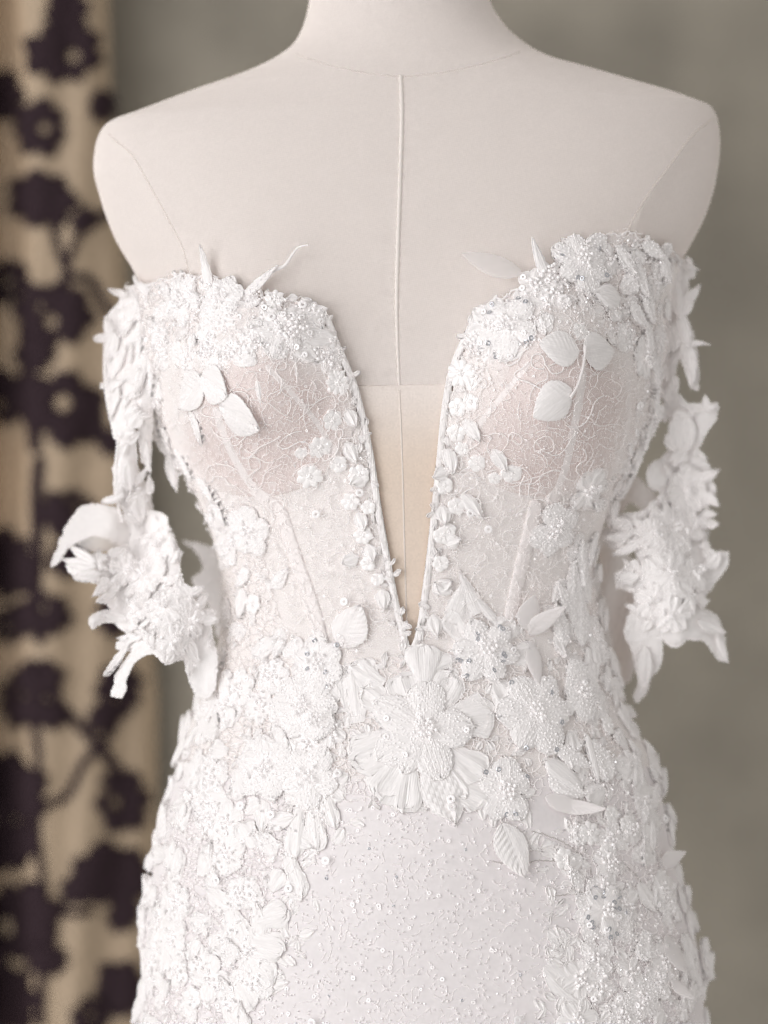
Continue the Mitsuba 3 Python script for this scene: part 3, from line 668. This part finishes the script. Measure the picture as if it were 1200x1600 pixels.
# edge leaves by the plunge
for x, y, r, L in [(540, 640, -60, 30), (540, 690, -60, 36), (574, 745, 200, 28), (560, 800, -70, 30), (574, 850, -70, 30), (596, 920, -80, 34), (560, 870, 200, 26)]:
    petal(x, y, r, L, 22, 'leaf', 'lace_leaf', frill=.06, h0=.0028, lift=.003)
# strip of hanging lace at the left side of the bodice
for x, y, r, L, w in [(236, 560, -84, 70, 26), (236, 620, -80, 70, 24), (246, 670, -62, 62, 24), (262, 708, -76, 66, 18), (276, 700, -50, 70, 28), (310, 745, -40, 64, 30), (330, 775, -52, 60, 26), (300, 640, -60, 60, 22), (222, 500, -95, 70, 26)]:
    petal(x, y, r, L, w, 'leaf', 'lace_leaf', frill=.07, beads=True, h0=.003, lift=.004)
flower(392, 828, [(372, 812, 20), (396, 806, 20), (418, 826, 18), (404, 850, 18), (376, 848, 18)], beads=True, h0=.003, name='beaded_flower', label='beaded flower below the left cup')

# ---- right cup
flower(905, 412, [(904, 386, 20), (876, 398, 19), (930, 402, 18), (880, 430, 17), (908, 444, 22), (934, 430, 17)], beads=True, h0=.004, H=.0035, silver=1, name='beaded_flower')
flower(798, 512, [(772, 492, 21), (812, 488, 22), (824, 520, 18), (800, 548, 20), (770, 532, 22)], beads=True, h0=.004, H=.003, silver=2, rings=1, name='beaded_flower')
flower(775, 512, ring_of(775, 512, 34, 7, 16, 15), beads=False, frill=.05, h0=.002, wfac=1.1)
petal(850, 428, 112, 52, 22, 'spike', 'lace_spike', lift=.010, h0=.004)
petal(816, 432, 166, 96, 38, 'leaf', 'organza_petal', 'sheer_organza', lift=.014, h0=.006, rim=0, stitch=0)
petal(962, 470, 172, 60, 42, 'leaf', 'embroidered_petal', frill=.03, h0=.005, H=.003); petal(966, 505, -88, 46, 46, 'fan', 'embroidered_petal', lattice=True, h0=.003)
for x, y, r, L, w in [(962, 384, -60, 60, 26), (990, 410, -72, 60, 28), (1004, 450, -78, 58, 30), (1000, 380, -20, 50, 24), (1030, 396, -60, 50, 24), (980, 470, -50, 56, 26), (1008, 500, -86, 60, 26), (1018, 550, -92, 60, 24), (1022, 600, -95, 60, 22), (1016, 650, -108, 56, 22), (1004, 690, -118, 56, 22), (945, 372, 200, 50, 24)]:
    petal(x, y, r, L, w, 'leaf', 'lace_leaf', frill=.07, beads=True, h0=.004, lift=.003)
flower(1000, 558, ring_of(1000, 558, 22, 6, 14, 10), beads=False, frill=.05, h0=.004)
leaf(900, 552, 172, 74, 56, .002, pleat=.0002, bsdf='satin', h0=.005); leaf(906, 550, 2, 62, 60, .002, pleat=.0002, bsdf='satin', h0=.005); leaf(888, 606, 214, 74, 60, .002, pleat=.0002, bsdf='satin', h0=.005)
c = spline([(905, 545), (902, 570), (894, 600), (884, 618)], 20); obj('leaf_stem', tube(DRESS.drape(c, .006), .0009, 6), 'organza', W)
for x, y, r, n in [(722, 583, 26, 9), (716, 636, 17, 5), (738, 628, 15, 5), (714, 675, 17, 5), (722, 700, 13, 5), (745, 722, 16, 5), (799, 737, 19, 5), (772, 745, 12, 5), (694, 757, 16, 5), (712, 790, 16, 5), (690, 836, 16, 5), (700, 828, 14, 5), (688, 880, 15, 5), (740, 600, 13, 5)]:
    daisy(x, y, r, n, h=.0036)
for x, y, r, L in [(726, 655, -50, 40), (700, 700, -80, 40), (720, 770, -50, 50), (690, 790, -80, 30), (676, 925, 30, 34), (704, 926, 150, 30), (694, 850, 20, 26), (770, 700, -60, 40), (700, 735, 200, 26), (676, 960, -80, 36)]:
    petal(x, y, r, L, 24, 'leaf', 'lace_leaf', frill=.06, h0=.003, lift=.003)
flower(916, 762, [(898, 748, 17), (922, 742, 19), (942, 758, 16), (934, 782, 18), (904, 784, 17)], beads=False, frill=.06, h0=.003, crystals=8)
flower(862, 826, [(836, 836, 20), (858, 806, 24), (888, 810, 20), (886, 838, 18), (860, 850, 20)], beads=True, h0=.003, silver=0, name='beaded_flower', label='beaded flower below the right cup')
for x, y, r, L, w in [(990, 735, -130, 60, 26), (965, 775, -120, 56, 24), (940, 790, 170, 60, 26), (930, 830, -110, 60, 26), (912, 860, -100, 60, 30)]:
    petal(x, y, r, L, w, 'leaf', 'lace_leaf', frill=.07, beads=True, h0=.003, lift=.003)

# ---- waist: the big centre flower with its under petals
for x, y, r, L, w, kd, lat in [(668, 1120, 62, 92, 72, 'fan', False), (690, 1128, 8, 96, 76, 'fan', False), (648, 1120, 108, 82, 66, 'fan', False), (630, 1120, 146, 90, 50, 'fan', False), (640, 1150, 205, 120, 80, 'fan', False), (640, 1175, 240, 104, 84, 'fan', False),
                            (640, 1195, 262, 90, 60, 'fan', False), (676, 1190, -72, 122, 74, 'leaf', True), (700, 1170, -38, 84, 54, 'fan', False), (690, 1190, -58, 78, 40, 'fan', False), (560, 1130, 100, 96, 58, 'fan', False), (600, 1070, 150, 70, 40, 'fan', False), (700, 1220, -30, 80, 60, 'fan', False),
                            (735, 1010, 118, 76, 56, 'fan', False), (775, 1010, 60, 56, 52, 'fan', False), (790, 1030, 10, 54, 44, 'fan', False), (705, 1030, 190, 50, 46, 'fan', False), (770, 1060, -60, 60, 50, 'fan', False), (590, 1090, 120, 80, 50, 'fan', False)]:
    petal(x, y, r, L * .87, w, kd, 'embroidered_petal', frill=.07, h0=.0010 + rng.uniform(0, .0012), H=.0013, lift=.0008, lattice=lat)
petal(663, 1068, 92, 62, 64, 'fan', 'embroidered_petal', h0=.004, H=.004, frill=.03)
flower(662, 1142, [(666, 1096, 32), (616, 1112, 31), (616, 1168, 31), (706, 1140, 31), (674, 1190, 31), (640, 1190, 20)], beads=True, h0=.0045, H=.0036, crystals=18, rings=1, name='beaded_flower', label='largest beaded flower at the bottom of the plunge', wfac=1.0)
flower(756, 1014, [(742, 988, 20), (778, 996, 20), (790, 1022, 18), (768, 1046, 20), (734, 1044, 20), (720, 1016, 18)], beads=True, h0=.005, H=.003, silver=2, rings=1, name='beaded_flower')
flower(832, 1112, [(798, 1116, 30), (820, 1084, 28), (856, 1082, 26), (866, 1114, 26), (846, 1150, 30), (810, 1146, 26)], beads=True, h0=.004, H=.004, name='beaded_flower', silver=1)
flower(905, 1080, [(905, 1052, 24), (892, 1080, 24), (918, 1086, 20), (902, 1108, 22)], beads=True, h0=.004, name='beaded_flower')
flower(500, 1040, ring_of(500, 1040, 24, 6, 18, 20), beads=True, h0=.004, silver=1, name='beaded_flower')
flower(478, 1106, ring_of(478, 1106, 30, 6, 24, 0), beads=True, h0=.004, H=.004, name='beaded_flower')
flower(500, 1130, ring_of(500, 1130, 12, 5, 16, 12), beads=True, h0=.007, H=.003, name='beaded_flower')
flower(486, 1216, [(468, 1196, 24), (500, 1192, 22), (512, 1222, 20), (484, 1244, 22), (462, 1226, 20)], beads=True, h0=.004, H=.003, name='beaded_flower')
flower(420, 1200, ring_of(420, 1200, 30, 6, 22, 10), beads=True, h0=.004, H=.003, name='beaded_flower')
leaf(534, 1012, 64, 76, 60, .006, bsdf='satin')
petal(705, 975, 72, 74, 44, 'spike', 'lace_spike', h0=.003); petal(745, 960, 112, 74, 34, 'spike', 'lace_spike', h0=.003); petal(775, 975, 130, 88, 20, 'spike', 'lace_spike', h0=.003)
leaf(820, 985, 84, 56, 42, .008, pleat=0); leaf(824, 992, 46, 58, 30, .018, pleat=.0003); leaf(826, 1002, -84, 72, 28, .003, pleat=0)
flower(790, 1235, [(768, 1226, 22), (792, 1208, 24), (812, 1226, 18), (800, 1262, 22), (772, 1262, 20)], beads=True, h0=.003, name='beaded_flower', silver=1)
leaf(782, 1286, -72, 92, 54, .006, bsdf='satin', pleat=.0005)
petal(855, 1215, -28, 70, 40, 'leaf', 'lace_leaf', beads=True, h0=.003, frill=.05); petal(850, 1190, -40, 76, 34, 'leaf', 'lace_leaf', h0=.004); petal(866, 1170, -30, 66, 30, 'leaf', 'lace_leaf', beads=True, h0=.004)
leaf(868, 1258, -12, 66, 24, .014, pleat=.0003); leaf(850, 1245, -24, 64, 30, .004, pleat=0)
petal(922, 1158, -82, 70, 48, 'round', 'beaded_leaf', beads=True, h0=.004, frill=.05); petal(912, 1150, -90, 80, 16, 'leaf', 'lace_leaf', h0=.005)
for x, y, r, L, w in [(896, 985, 84, 110, 44), (905, 1010, 80, 90, 40), (880, 1010, 100, 70, 34), (905, 900, 95, 60, 30), (890, 960, 120, 60, 26)]:
    petal(x, y, r, L, w, 'leaf', 'beaded_leaf', beads=True, h0=.004, frill=.05)
for x, y, r, n in [(918, 1302, 22, 8), (880, 1342, 20, 6), (976, 1290, 18, 6), (945, 1330, 14, 5)]: daisy(x, y, r, n, h=.003)
flower(940, 1422, [(926, 1402, 17), (956, 1402, 17), (964, 1430, 16), (944, 1450, 16), (916, 1434, 17)], beads=False, h0=.004, H=.003, silver=3, rings=1, name='beaded_flower', label='flower with silver sequins on the right of the skirt')
flower(940, 1425, ring_of(940, 1425, 40, 9, 15, 10), beads=True, h0=.0016, H=.001, centre=False, name='lace_flower')
leaf(1036, 1462, -78, 66, 42, .006, pleat=0); leaf(1030, 1352, 14, 46, 30, .010, pleat=0); leaf(1046, 1530, -60, 40, 24, .01, pleat=0)
for x, y, r, L, w in [(850, 1510, -45, 90, 40), (880, 1545, -60, 90, 40), (905, 1570, -80, 80, 34)]: petal(x, y, r, L, w, 'leaf', 'lace_leaf', frill=.05, h0=.001, H=.001)
# scalloped lace on the left hip
for x, y, r, L, w in [(400, 1440, 20, 60, 50), (392, 1470, -10, 62, 50), (384, 1500, -30, 62, 50), (370, 1530, -52, 56, 46), (360, 1420, -60, 80, 60), (450, 1330, -70, 80, 40), (488, 1262, -78, 70, 40), (468, 1262, -92, 80, 36), (510, 1240, -70, 56, 26), (350, 1560, -50, 70, 50)]:
    petal(x, y, r, L, w, 'fan', 'embroidered_petal', frill=.05, h0=.002, H=.0025, beads=.0028 if rng.random() < .5 else False)
# grey-threaded vines on the skirt's right side
for pts in [[(830, 1300), (860, 1308), (900, 1330), (925, 1368)], [(860, 1400), (900, 1396), (940, 1390)], [(970, 1350), (995, 1370), (1010, 1400)], [(770, 1345), (805, 1352), (845, 1344), (880, 1350)]]:
    c = spline(pts, 40); c = c + rng.normal(0, .9, c.shape)
    obj('vine_thread', tube(DRESS.drape(c, .0006), .00026, 4), 'grey_thread', W)

# ---- scattered sequins and beads on the skirt and bodice
SK = Polygon([(420, 1290), (520, 1270), (640, 1250), (760, 1280), (850, 1290), (930, 1340), (1030, 1420), (1090, 1500), (1094, 1640), (218, 1640), (226, 1420), (300, 1200)])
def scatter(poly, n, seed, r, name, bsdf, h=.0008, ring=True, big=None):
    g = np.random.default_rng(seed); x0, y0, x1, y1 = poly.bounds
    p = np.stack([g.uniform(x0, x1, n * 3), g.uniform(y0, y1, n * 3)], 1); p = p[in_poly(p, poly)][:n]
    c = DRESS.at(p[:, 0], p[:, 1]); nn = DRESS.normal(c[:, 0], c[:, 2]); mb = MB()
    if ring:
        for q, m in zip(c, nn): sequin(mb, q + m * h, tilt(m, .4), r * g.uniform(.75, 1.2))
    else: balls(mb, c + nn * h, r * g.uniform(.7, 1.25, len(c)))
    mb.build(name, bsdf, W, smooth=bsdf != 'glint', kind='stuff')
crackle(SK, 11, .00018, 'net_threads', 'rope', .0003, .18, 97)
ground(Polygon([(430, 1260), (560, 1270), (520, 1340), (470, 1480), (430, 1560), (400, 1560), (440, 1440)]), 40, 98, sz=(14, 34), h=(.0002, .0006))
ground(Polygon([(800, 1290), (900, 1300), (910, 1480), (880, 1600), (840, 1600), (860, 1400)]), 60, 99, sz=(14, 34), h=(.0002, .0006))
scatter(SK, 270, 31, .0013, 'skirt_sequins', 'sequin_gloss')
scatter(SK, 800, 32, .00058, 'skirt_beads', 'crystal', ring=False)
scatter(SK, 850, 36, .00062, 'skirt_crystals', 'glint', ring=False)
scatter(SK, 18, 35, .0011, 'skirt_silver_sequins', 'silver', h=.0004)
for k, g_ in enumerate(getattr(LACE, 'geoms', [LACE])):
    scatter(g_, 110, 41 + k, .0009, 'bodice_sequins', 'sequin_gloss', h=.0034)
    scatter(g_, 330, 44 + k, .00055, 'bodice_beads', 'crystal', h=.0034, ring=False)
def seq(px, py, r=.0026, h=.0045):
    mb = MB(); c = DRESS.at(px, py); n = DRESS.normal(c[0], c[2]); sequin(mb, c + n * h, tilt(n, .2), r); mb.build('sequin', 'sequin_gloss', W)
for x, y in [(563, 768), (497, 801), (470, 480), (452, 498), (424, 500), (733, 800), (512, 1345), (455, 1388), (428, 1274), (420, 1180), (382, 1260), (345, 1376), (703, 1250), (704, 1262), (806, 1592), (490, 1596), (686, 1138), (655, 1120), (530, 1210), (765, 1055), (300, 480), (280, 475), (980, 400), (870, 390), (990, 632), (986, 672), (760, 825), (540, 940), (1030, 1280), (958, 1158)]:
    seq(x, y)
# beads thickly strewn among the lace of the top edges and hips
for k, (poly, n) in enumerate([(HIP_L, 420), (HIP_R, 300), (BUST_L, 300), (BUST_R, 300)]):
    scatter(poly, n, 51 + k, .00085, 'lace_beads', 'crystal', h=.0034, ring=False)
    scatter(poly, n // 3, 151 + k, .0009, 'lace_crystals', 'glint', h=.0036, ring=False)

# ------------------------------------------------------------------ sleeves
class Plane(Surf):
    def __init__(self, fn): self.fn = fn
    def F(self, X, Z): return self.fn(600 + X / S, 800 - (Z - ZC) / S)
SLV_L = Plane(lambda x, y: -0.022 + 0.00022 * (x - 230) * -0.35 + 0.010 * np.sin(y / 60.0) - 0.02 * np.clip((y - 760) / 200, 0, 1) + 0.010 * np.sin(x / 24.0 + y / 80))
SLV_R = Plane(lambda x, y: -0.012 + 0.00010 * (x - 1040) + 0.010 * np.sin(y / 55.0) + 0.008 * np.sin(x / 26.0 - y / 90))
BK_L = Plane(lambda x, y: 0.055 + 0.006 * np.sin(x / 20.0)); BK_R = Plane(lambda x, y: 0.05 + 0.008 * np.sin(x / 14.0 + y / 50))
def slab(surf, pts, parent, name='lace_panel', thick=.001, dome=.0014, soft=4, bsdf='satin', smoothn=True, cord=True):
    poly = Polygon(pts).buffer(0)
    poly = Polygon(spline(np.vstack([pts, pts[:1]]), len(pts) * 7)[:-1]).buffer(0) if smoothn else poly
    poly = poly if poly.geom_type == 'Polygon' else max(poly.geoms, key=lambda g: g.area)
    o = resample(np.array(poly.exterior.coords)[:-1], 3.5, True); poly = Polygon(o + np.random.default_rng(len(o)).normal(0, .9, o.shape)).buffer(0)
    poly = poly if poly.geom_type == 'Polygon' else max(poly.geoms, key=lambda g: g.area)
    p, tri, d = fill_polygon(poly, 4)
    nz = meshkit.fbm(np.c_[p / 22, p[:, :1] * 0 + 3])
    v, f = solid(surf.drape(p, dome * (1 - np.exp(-d / soft)) + .0036 * (nz - .5)), surf.drape(p, -thick + .0036 * (nz - .5)), tri)
    u = np.vstack([p, p]) * S
    if cord:
        rimp = resample(np.array(poly.exterior.coords)[:-1], 2.6, True)
        nzr = meshkit.fbm(np.c_[rimp / 22, rimp[:, :1] * 0 + 3])
        tv, tf = tube(surf.drape(rimp, .0036 * (nzr - .5)), .0006 * (1 + .35 * np.sin(np.arange(len(rimp)) * 2.0)), 5, True)
        f = np.vstack([f, tf + len(v)]); v = np.vstack([v, tv]); u = np.vstack([u, np.zeros((len(tv), 2))])
    obj(name, (v, f), bsdf, parent, uv=u)
A = W + '__sleeve'; used[A] = 1
labels[A] = {'label': 'left off shoulder sleeve of lace flowers and curling leaves'}
slab(BK_L, [(286, 846), (318, 852), (352, 880), (356, 960), (346, 1000), (322, 940), (300, 905), (318, 890)], A, 'back_panel', bsdf='organza')
slab(SLV_L, [(206, 448), (250, 440), (262, 470), (236, 520), (226, 580), (214, 640), (204, 682), (186, 690), (172, 650), (164, 590), (166, 530), (162, 505), (178, 480)], A)
slab(SLV_L, [(232, 480), (262, 480), (244, 560), (240, 620), (236, 700), (232, 728), (222, 722), (216, 660), (214, 600), (220, 540)], A)
slab(SLV_L, [(190, 670), (210, 670), (214, 720), (236, 780), (240, 806), (262, 826), (274, 850), (240, 880), (206, 850), (200, 810), (180, 770), (178, 730), (186, 710)], A)
slab(SLV_L, [(206, 800), (262, 822), (278, 856), (282, 900), (300, 930), (326, 960), (332, 1010), (322, 1060), (300, 1070), (286, 1030), (262, 1036), (240, 1020), (222, 1000), (190, 985), (172, 950), (164, 910), (130, 905), (108, 893), (104, 884), (126, 880), (122, 872), (148, 866), (182, 866), (200, 850)], A)
slab(SLV_L, [(206, 836), (186, 798), (143, 788), (115, 806), (95, 842), (79, 886), (90, 880), (102, 861), (122, 846), (147, 837), (170, 842), (200, 872)], A, 'sheer_leaf', dome=.001, soft=4, bsdf='sheer_lace')
slab(SLV_L, [(120, 850), (147, 835), (172, 838), (204, 868), (200, 880), (170, 862), (140, 862)], A, 'sheer_leaf', dome=.0005, soft=4, bsdf='sheer_organza', cord=False)
for pts in [
            [(218, 960), (190, 952), (162, 954), (140, 968), (144, 982), (164, 972), (192, 974), (226, 990)],
            [(250, 1000), (222, 1004), (200, 1026), (186, 1050), (174, 1086), (190, 1090), (196, 1062), (214, 1034), (238, 1020), (262, 1024)],
            [(230, 996), (206, 996), (182, 1004), (180, 1012), (200, 1016), (224, 1012)],
            [(300, 1010), (330, 1000), (340, 1040), (322, 1090), (306, 1084), (296, 1050)]]:
    slab(SLV_L, pts, A, 'lace_leaf', dome=.002, soft=4)
class Off(Surf):
    def __init__(self, s, d): self.s, self.d = s, d
    def F(self, X, Z): return self.s.F(X, Z) - self.d
OL, OR = Off(SLV_L, .005), Off(SLV_R, .005)
for x, y, r, L, w in [(206, 474, -98, 60, 26), (196, 540, -96, 66, 26), (186, 606, -84, 60, 20), (236, 480, -104, 60, 18), (230, 560, -94, 70, 14), (200, 720, -84, 60, 26), (214, 770, -70, 56, 34), (236, 800, -60, 60, 40), (180, 520, -100, 56, 22)]:
    petal(x, y, r, L, w, 'leaf', 'lace_leaf', surf=OL, parent=A, frill=.08)
for x, y, R, n in [(232, 900, 34, 6), (196, 890, 26, 5), (262, 950, 34, 6), (250, 850, 26, 5), (296, 970, 26, 5), (220, 950, 26, 5), (270, 1000, 24, 5)]:
    mb = MB(); mbb = MB()
    for k in range(n):
        v, f, uv, top = piece(OL, OL.frame(x, y), 360 / n * k + 20, R * S * 1.1, R * S * .95, 'fan', .0006 + .0005 * (k % 2), .0008, frill=.07)
        mb.add(v, f, uv)
        if rng.random() < .35: bead_cover(mbb, top, .003)
    c = OL.map(OL.frame(x, y), np.zeros(1), np.zeros(1), np.array([.006])); balls(mbb, c + rng.normal(0, .002, (8, 3)), .0012, 1)
    mb.build('flower', 'satin', A); mbb.build('beads', 'crystal', A, kind='stuff')
def sleeve_lace(surf, outlines, n, parent, seed):
    g = np.random.default_rng(seed); polys = [Polygon(o).buffer(3) for o in outlines]
    for k, poly in enumerate(polys):
        x0, y0, x1, y1 = poly.bounds; m = max(6, int(n * poly.area / sum(q.area for q in polys)))
        p = np.stack([g.uniform(x0, x1, m * 6), g.uniform(y0, y1, m * 6)], 1); p = p[in_poly(p, poly)][:m]; mb, mbb = MB(), MB()
        for x, y in p:
            L = g.uniform(18, 38) * S
            v, f, uv, top = piece(surf, surf.frame(x, y), g.uniform(0, 360), L, L * g.uniform(.35, .7), str(g.choice(['leaf', 'round', 'spike'])), g.uniform(.0002, .0016), .0007, frill=.08, nt=6, stitch=.0013, per=2, bend=g.uniform(-.4, .4), rim=.0004)
            mb.add(v, f, uv)
        mb.build('lace_ground', 'satin', parent, kind='stuff')
        p = p[:m // 2]; balls(mbb, surf.drape(p + g.normal(0, 4, p.shape), .0045), .0010 * g.uniform(.7, 1.2, len(p)), 1); mbb.build('beads', 'crystal', parent, kind='stuff')
sleeve_lace(OL, [[(206, 452), (246, 446), (226, 580), (204, 680), (186, 686), (168, 590), (168, 510)], [(190, 680), (212, 690), (238, 790), (264, 840), (206, 840), (184, 770)], [(206, 810), (262, 830), (300, 935), (330, 1010), (320, 1056), (262, 1030), (190, 980), (168, 905), (112, 892), (130, 872), (190, 866)]], 110, A, 5)
c = resample(spline([(166, 500), (164, 560), (172, 640), (186, 690), (183, 720), (181, 760), (190, 812)], 60), 6); mb = MB()
balls(mb, SLV_L.drape(c, .001), .0014, 1); mb.build('picot_edge', 'rope', A, kind='stuff')
for x, y, r, L, w in [(150, 880, 150, 50, 16), (150, 886, 172, 54, 18), (156, 896, 196, 48, 18), (168, 910, 214, 40, 16), (176, 930, 200, 36, 18), (200, 968, 170, 56, 14), (216, 996, 190, 40, 14), (200, 1010, 240, 60, 16), (290, 930, 20, 30, 16), (316, 970, 0, 26, 16), (268, 880, 40, 30, 16), (228, 690, -76, 50, 10)]:
    petal(x, y, r, L, w, 'leaf', 'lace_leaf', surf=OL, parent=A, frill=.08, lift=.004)
# picot beads along the strap edges
B = W + '__sleeve_001'; used[W + '__sleeve'] = 2
labels[B] = {'label': 'right off shoulder sleeve of lace flowers with a folded lace strap'}
slab(BK_R, [(936, 850), (952, 842), (975, 860), (1000, 900), (1010, 950), (1000, 1000), (985, 1060), (970, 1075), (955, 1020), (940, 960)], B, 'back_panel', bsdf='channel')
slab(BK_R, [(960, 775), (985, 742), (1010, 760), (1030, 785), (1010, 800), (985, 785), (970, 800)], B, 'back_panel', bsdf='channel')
slab(SLV_R, [(1030, 420), (1066, 404), (1076, 440), (1070, 480), (1082, 520), (1092, 580), (1090, 610), (1078, 600), (1064, 560), (1052, 600), (1048, 640), (1040, 660), (1036, 600), (1034, 520), (1030, 470)], B)
slab(SLV_R, [(1058, 412), (1080, 418), (1088, 430), (1080, 434), (1060, 428)], B, 'lace_leaf')
slab(SLV_R, [(1048, 560), (1062, 620), (1082, 632), (1122, 630), (1120, 648), (1102, 680), (1090, 705), (1078, 735), (1054, 735), (1044, 712), (1048, 670), (1044, 620)], B)
slab(SLV_R, [(1060, 616), (1078, 630), (1100, 634), (1122, 630), (1122, 640), (1098, 646), (1074, 640), (1058, 628)], B, 'lace_leaf', dome=.007)
slab(SLV_R, [(1044, 705), (1082, 712), (1108, 728), (1110, 742), (1120, 770), (1112, 774), (1100, 762), (1106, 800), (1100, 830), (1108, 826), (1104, 850), (1112, 872), (1136, 862), (1138, 876), (1118, 910), (1100, 940), (1100, 960), (1070, 965), (1036, 990), (1024, 1004), (990, 1010), (976, 990), (984, 960), (996, 930), (962, 912), (962, 900), (976, 890), (1000, 888), (992, 862), (956, 856), (948, 836), (966, 816), (964, 806), (1000, 800), (1020, 790), (1032, 770), (1010, 750), (1010, 735), (1030, 720)], B)
for pts in [[(1028, 985), (1040, 955), (1062, 948), (1092, 950), (1116, 962), (1128, 985), (1136, 1030), (1126, 1032), (1110, 1012), (1096, 1000), (1074, 1000), (1056, 1012)],
            [(984, 1000), (1010, 985), (1034, 1000), (1032, 1040), (1016, 1060), (1010, 1080), (994, 1098), (988, 1090), (998, 1066), (992, 1040)],
            [(1010, 735), (1026, 720), (1048, 722), (1052, 750), (1036, 768), (1016, 762)],
            [(942, 832), (964, 816), (1000, 812), (1030, 826), (1010, 850), (980, 846), (958, 858)],
            [(1096, 900), (1100, 872), (1120, 862), (1138, 866), (1130, 888), (1114, 910)]]:
    slab(SLV_R, pts, B, 'lace_leaf', dome=.002, soft=4)
for x, y, r, L, w in [(1052, 430, -84, 76, 26), (1062, 490, -74, 70, 24), (1076, 540, -80, 66, 22), (1044, 500, -92, 90, 18), (1056, 650, -80, 70, 34), (1076, 650, -100, 70, 30)]:
    petal(x, y, r, L, w, 'leaf', 'lace_leaf', surf=OR, parent=B, frill=.08)
for x, y, R, n in [(1070, 770, 34, 6), (1052, 830, 38, 6), (1080, 820, 26, 5), (1020, 836, 26, 5), (1046, 900, 40, 6), (1020, 940, 28, 5), (1080, 900, 28, 5), (1050, 960, 28, 5)]:
    mb = MB(); mbb = MB()
    for k in range(n):
        v, f, uv, top = piece(OR, OR.frame(x, y), 360 / n * k + 10, R * S * 1.1, R * S * .95, 'fan', .0006 + .0005 * (k % 2), .0008, frill=.07)
        mb.add(v, f, uv)
        if rng.random() < .35: bead_cover(mbb, top, .003)
    c = OR.map(OR.frame(x, y), np.zeros(1), np.zeros(1), np.array([.006])); balls(mbb, c + rng.normal(0, .002, (8, 3)), .0012, 1)
    mb.build('flower', 'satin', B); mbb.build('beads', 'crystal', B, kind='stuff')
sleeve_lace(OR, [[(1036, 430), (1064, 412), (1074, 500), (1086, 590), (1066, 560), (1046, 640), (1036, 560)], [(1050, 600), (1064, 636), (1108, 640), (1078, 730), (1050, 720)], [(1020, 740), (1080, 716), (1106, 740), (1100, 830), (1110, 880), (1090, 950), (1036, 980), (984, 1000), (1000, 930), (966, 905), (996, 880), (960, 850), (970, 815), (1020, 800)]], 100, B, 6)
for x, y, r, L, w in [(990, 820, 170, 50, 18), (988, 836, 190, 52, 18), (1000, 850, 205, 50, 16), (1000, 900, 190, 44, 22), (1092, 750, 30, 40, 18), (1100, 770, -40, 34, 18), (1100, 820, 0, 26, 16), (1104, 890, 40, 44, 24), (1090, 970, -20, 60, 26), (1120, 990, -70, 50, 16), (1010, 1010, -100, 90, 26), (1062, 412, -20, 30, 12), (1080, 560, -82, 50, 14)]:
    petal(x, y, r, L, w, 'leaf', 'lace_leaf', surf=OR, parent=B, frill=.08, lift=.004)
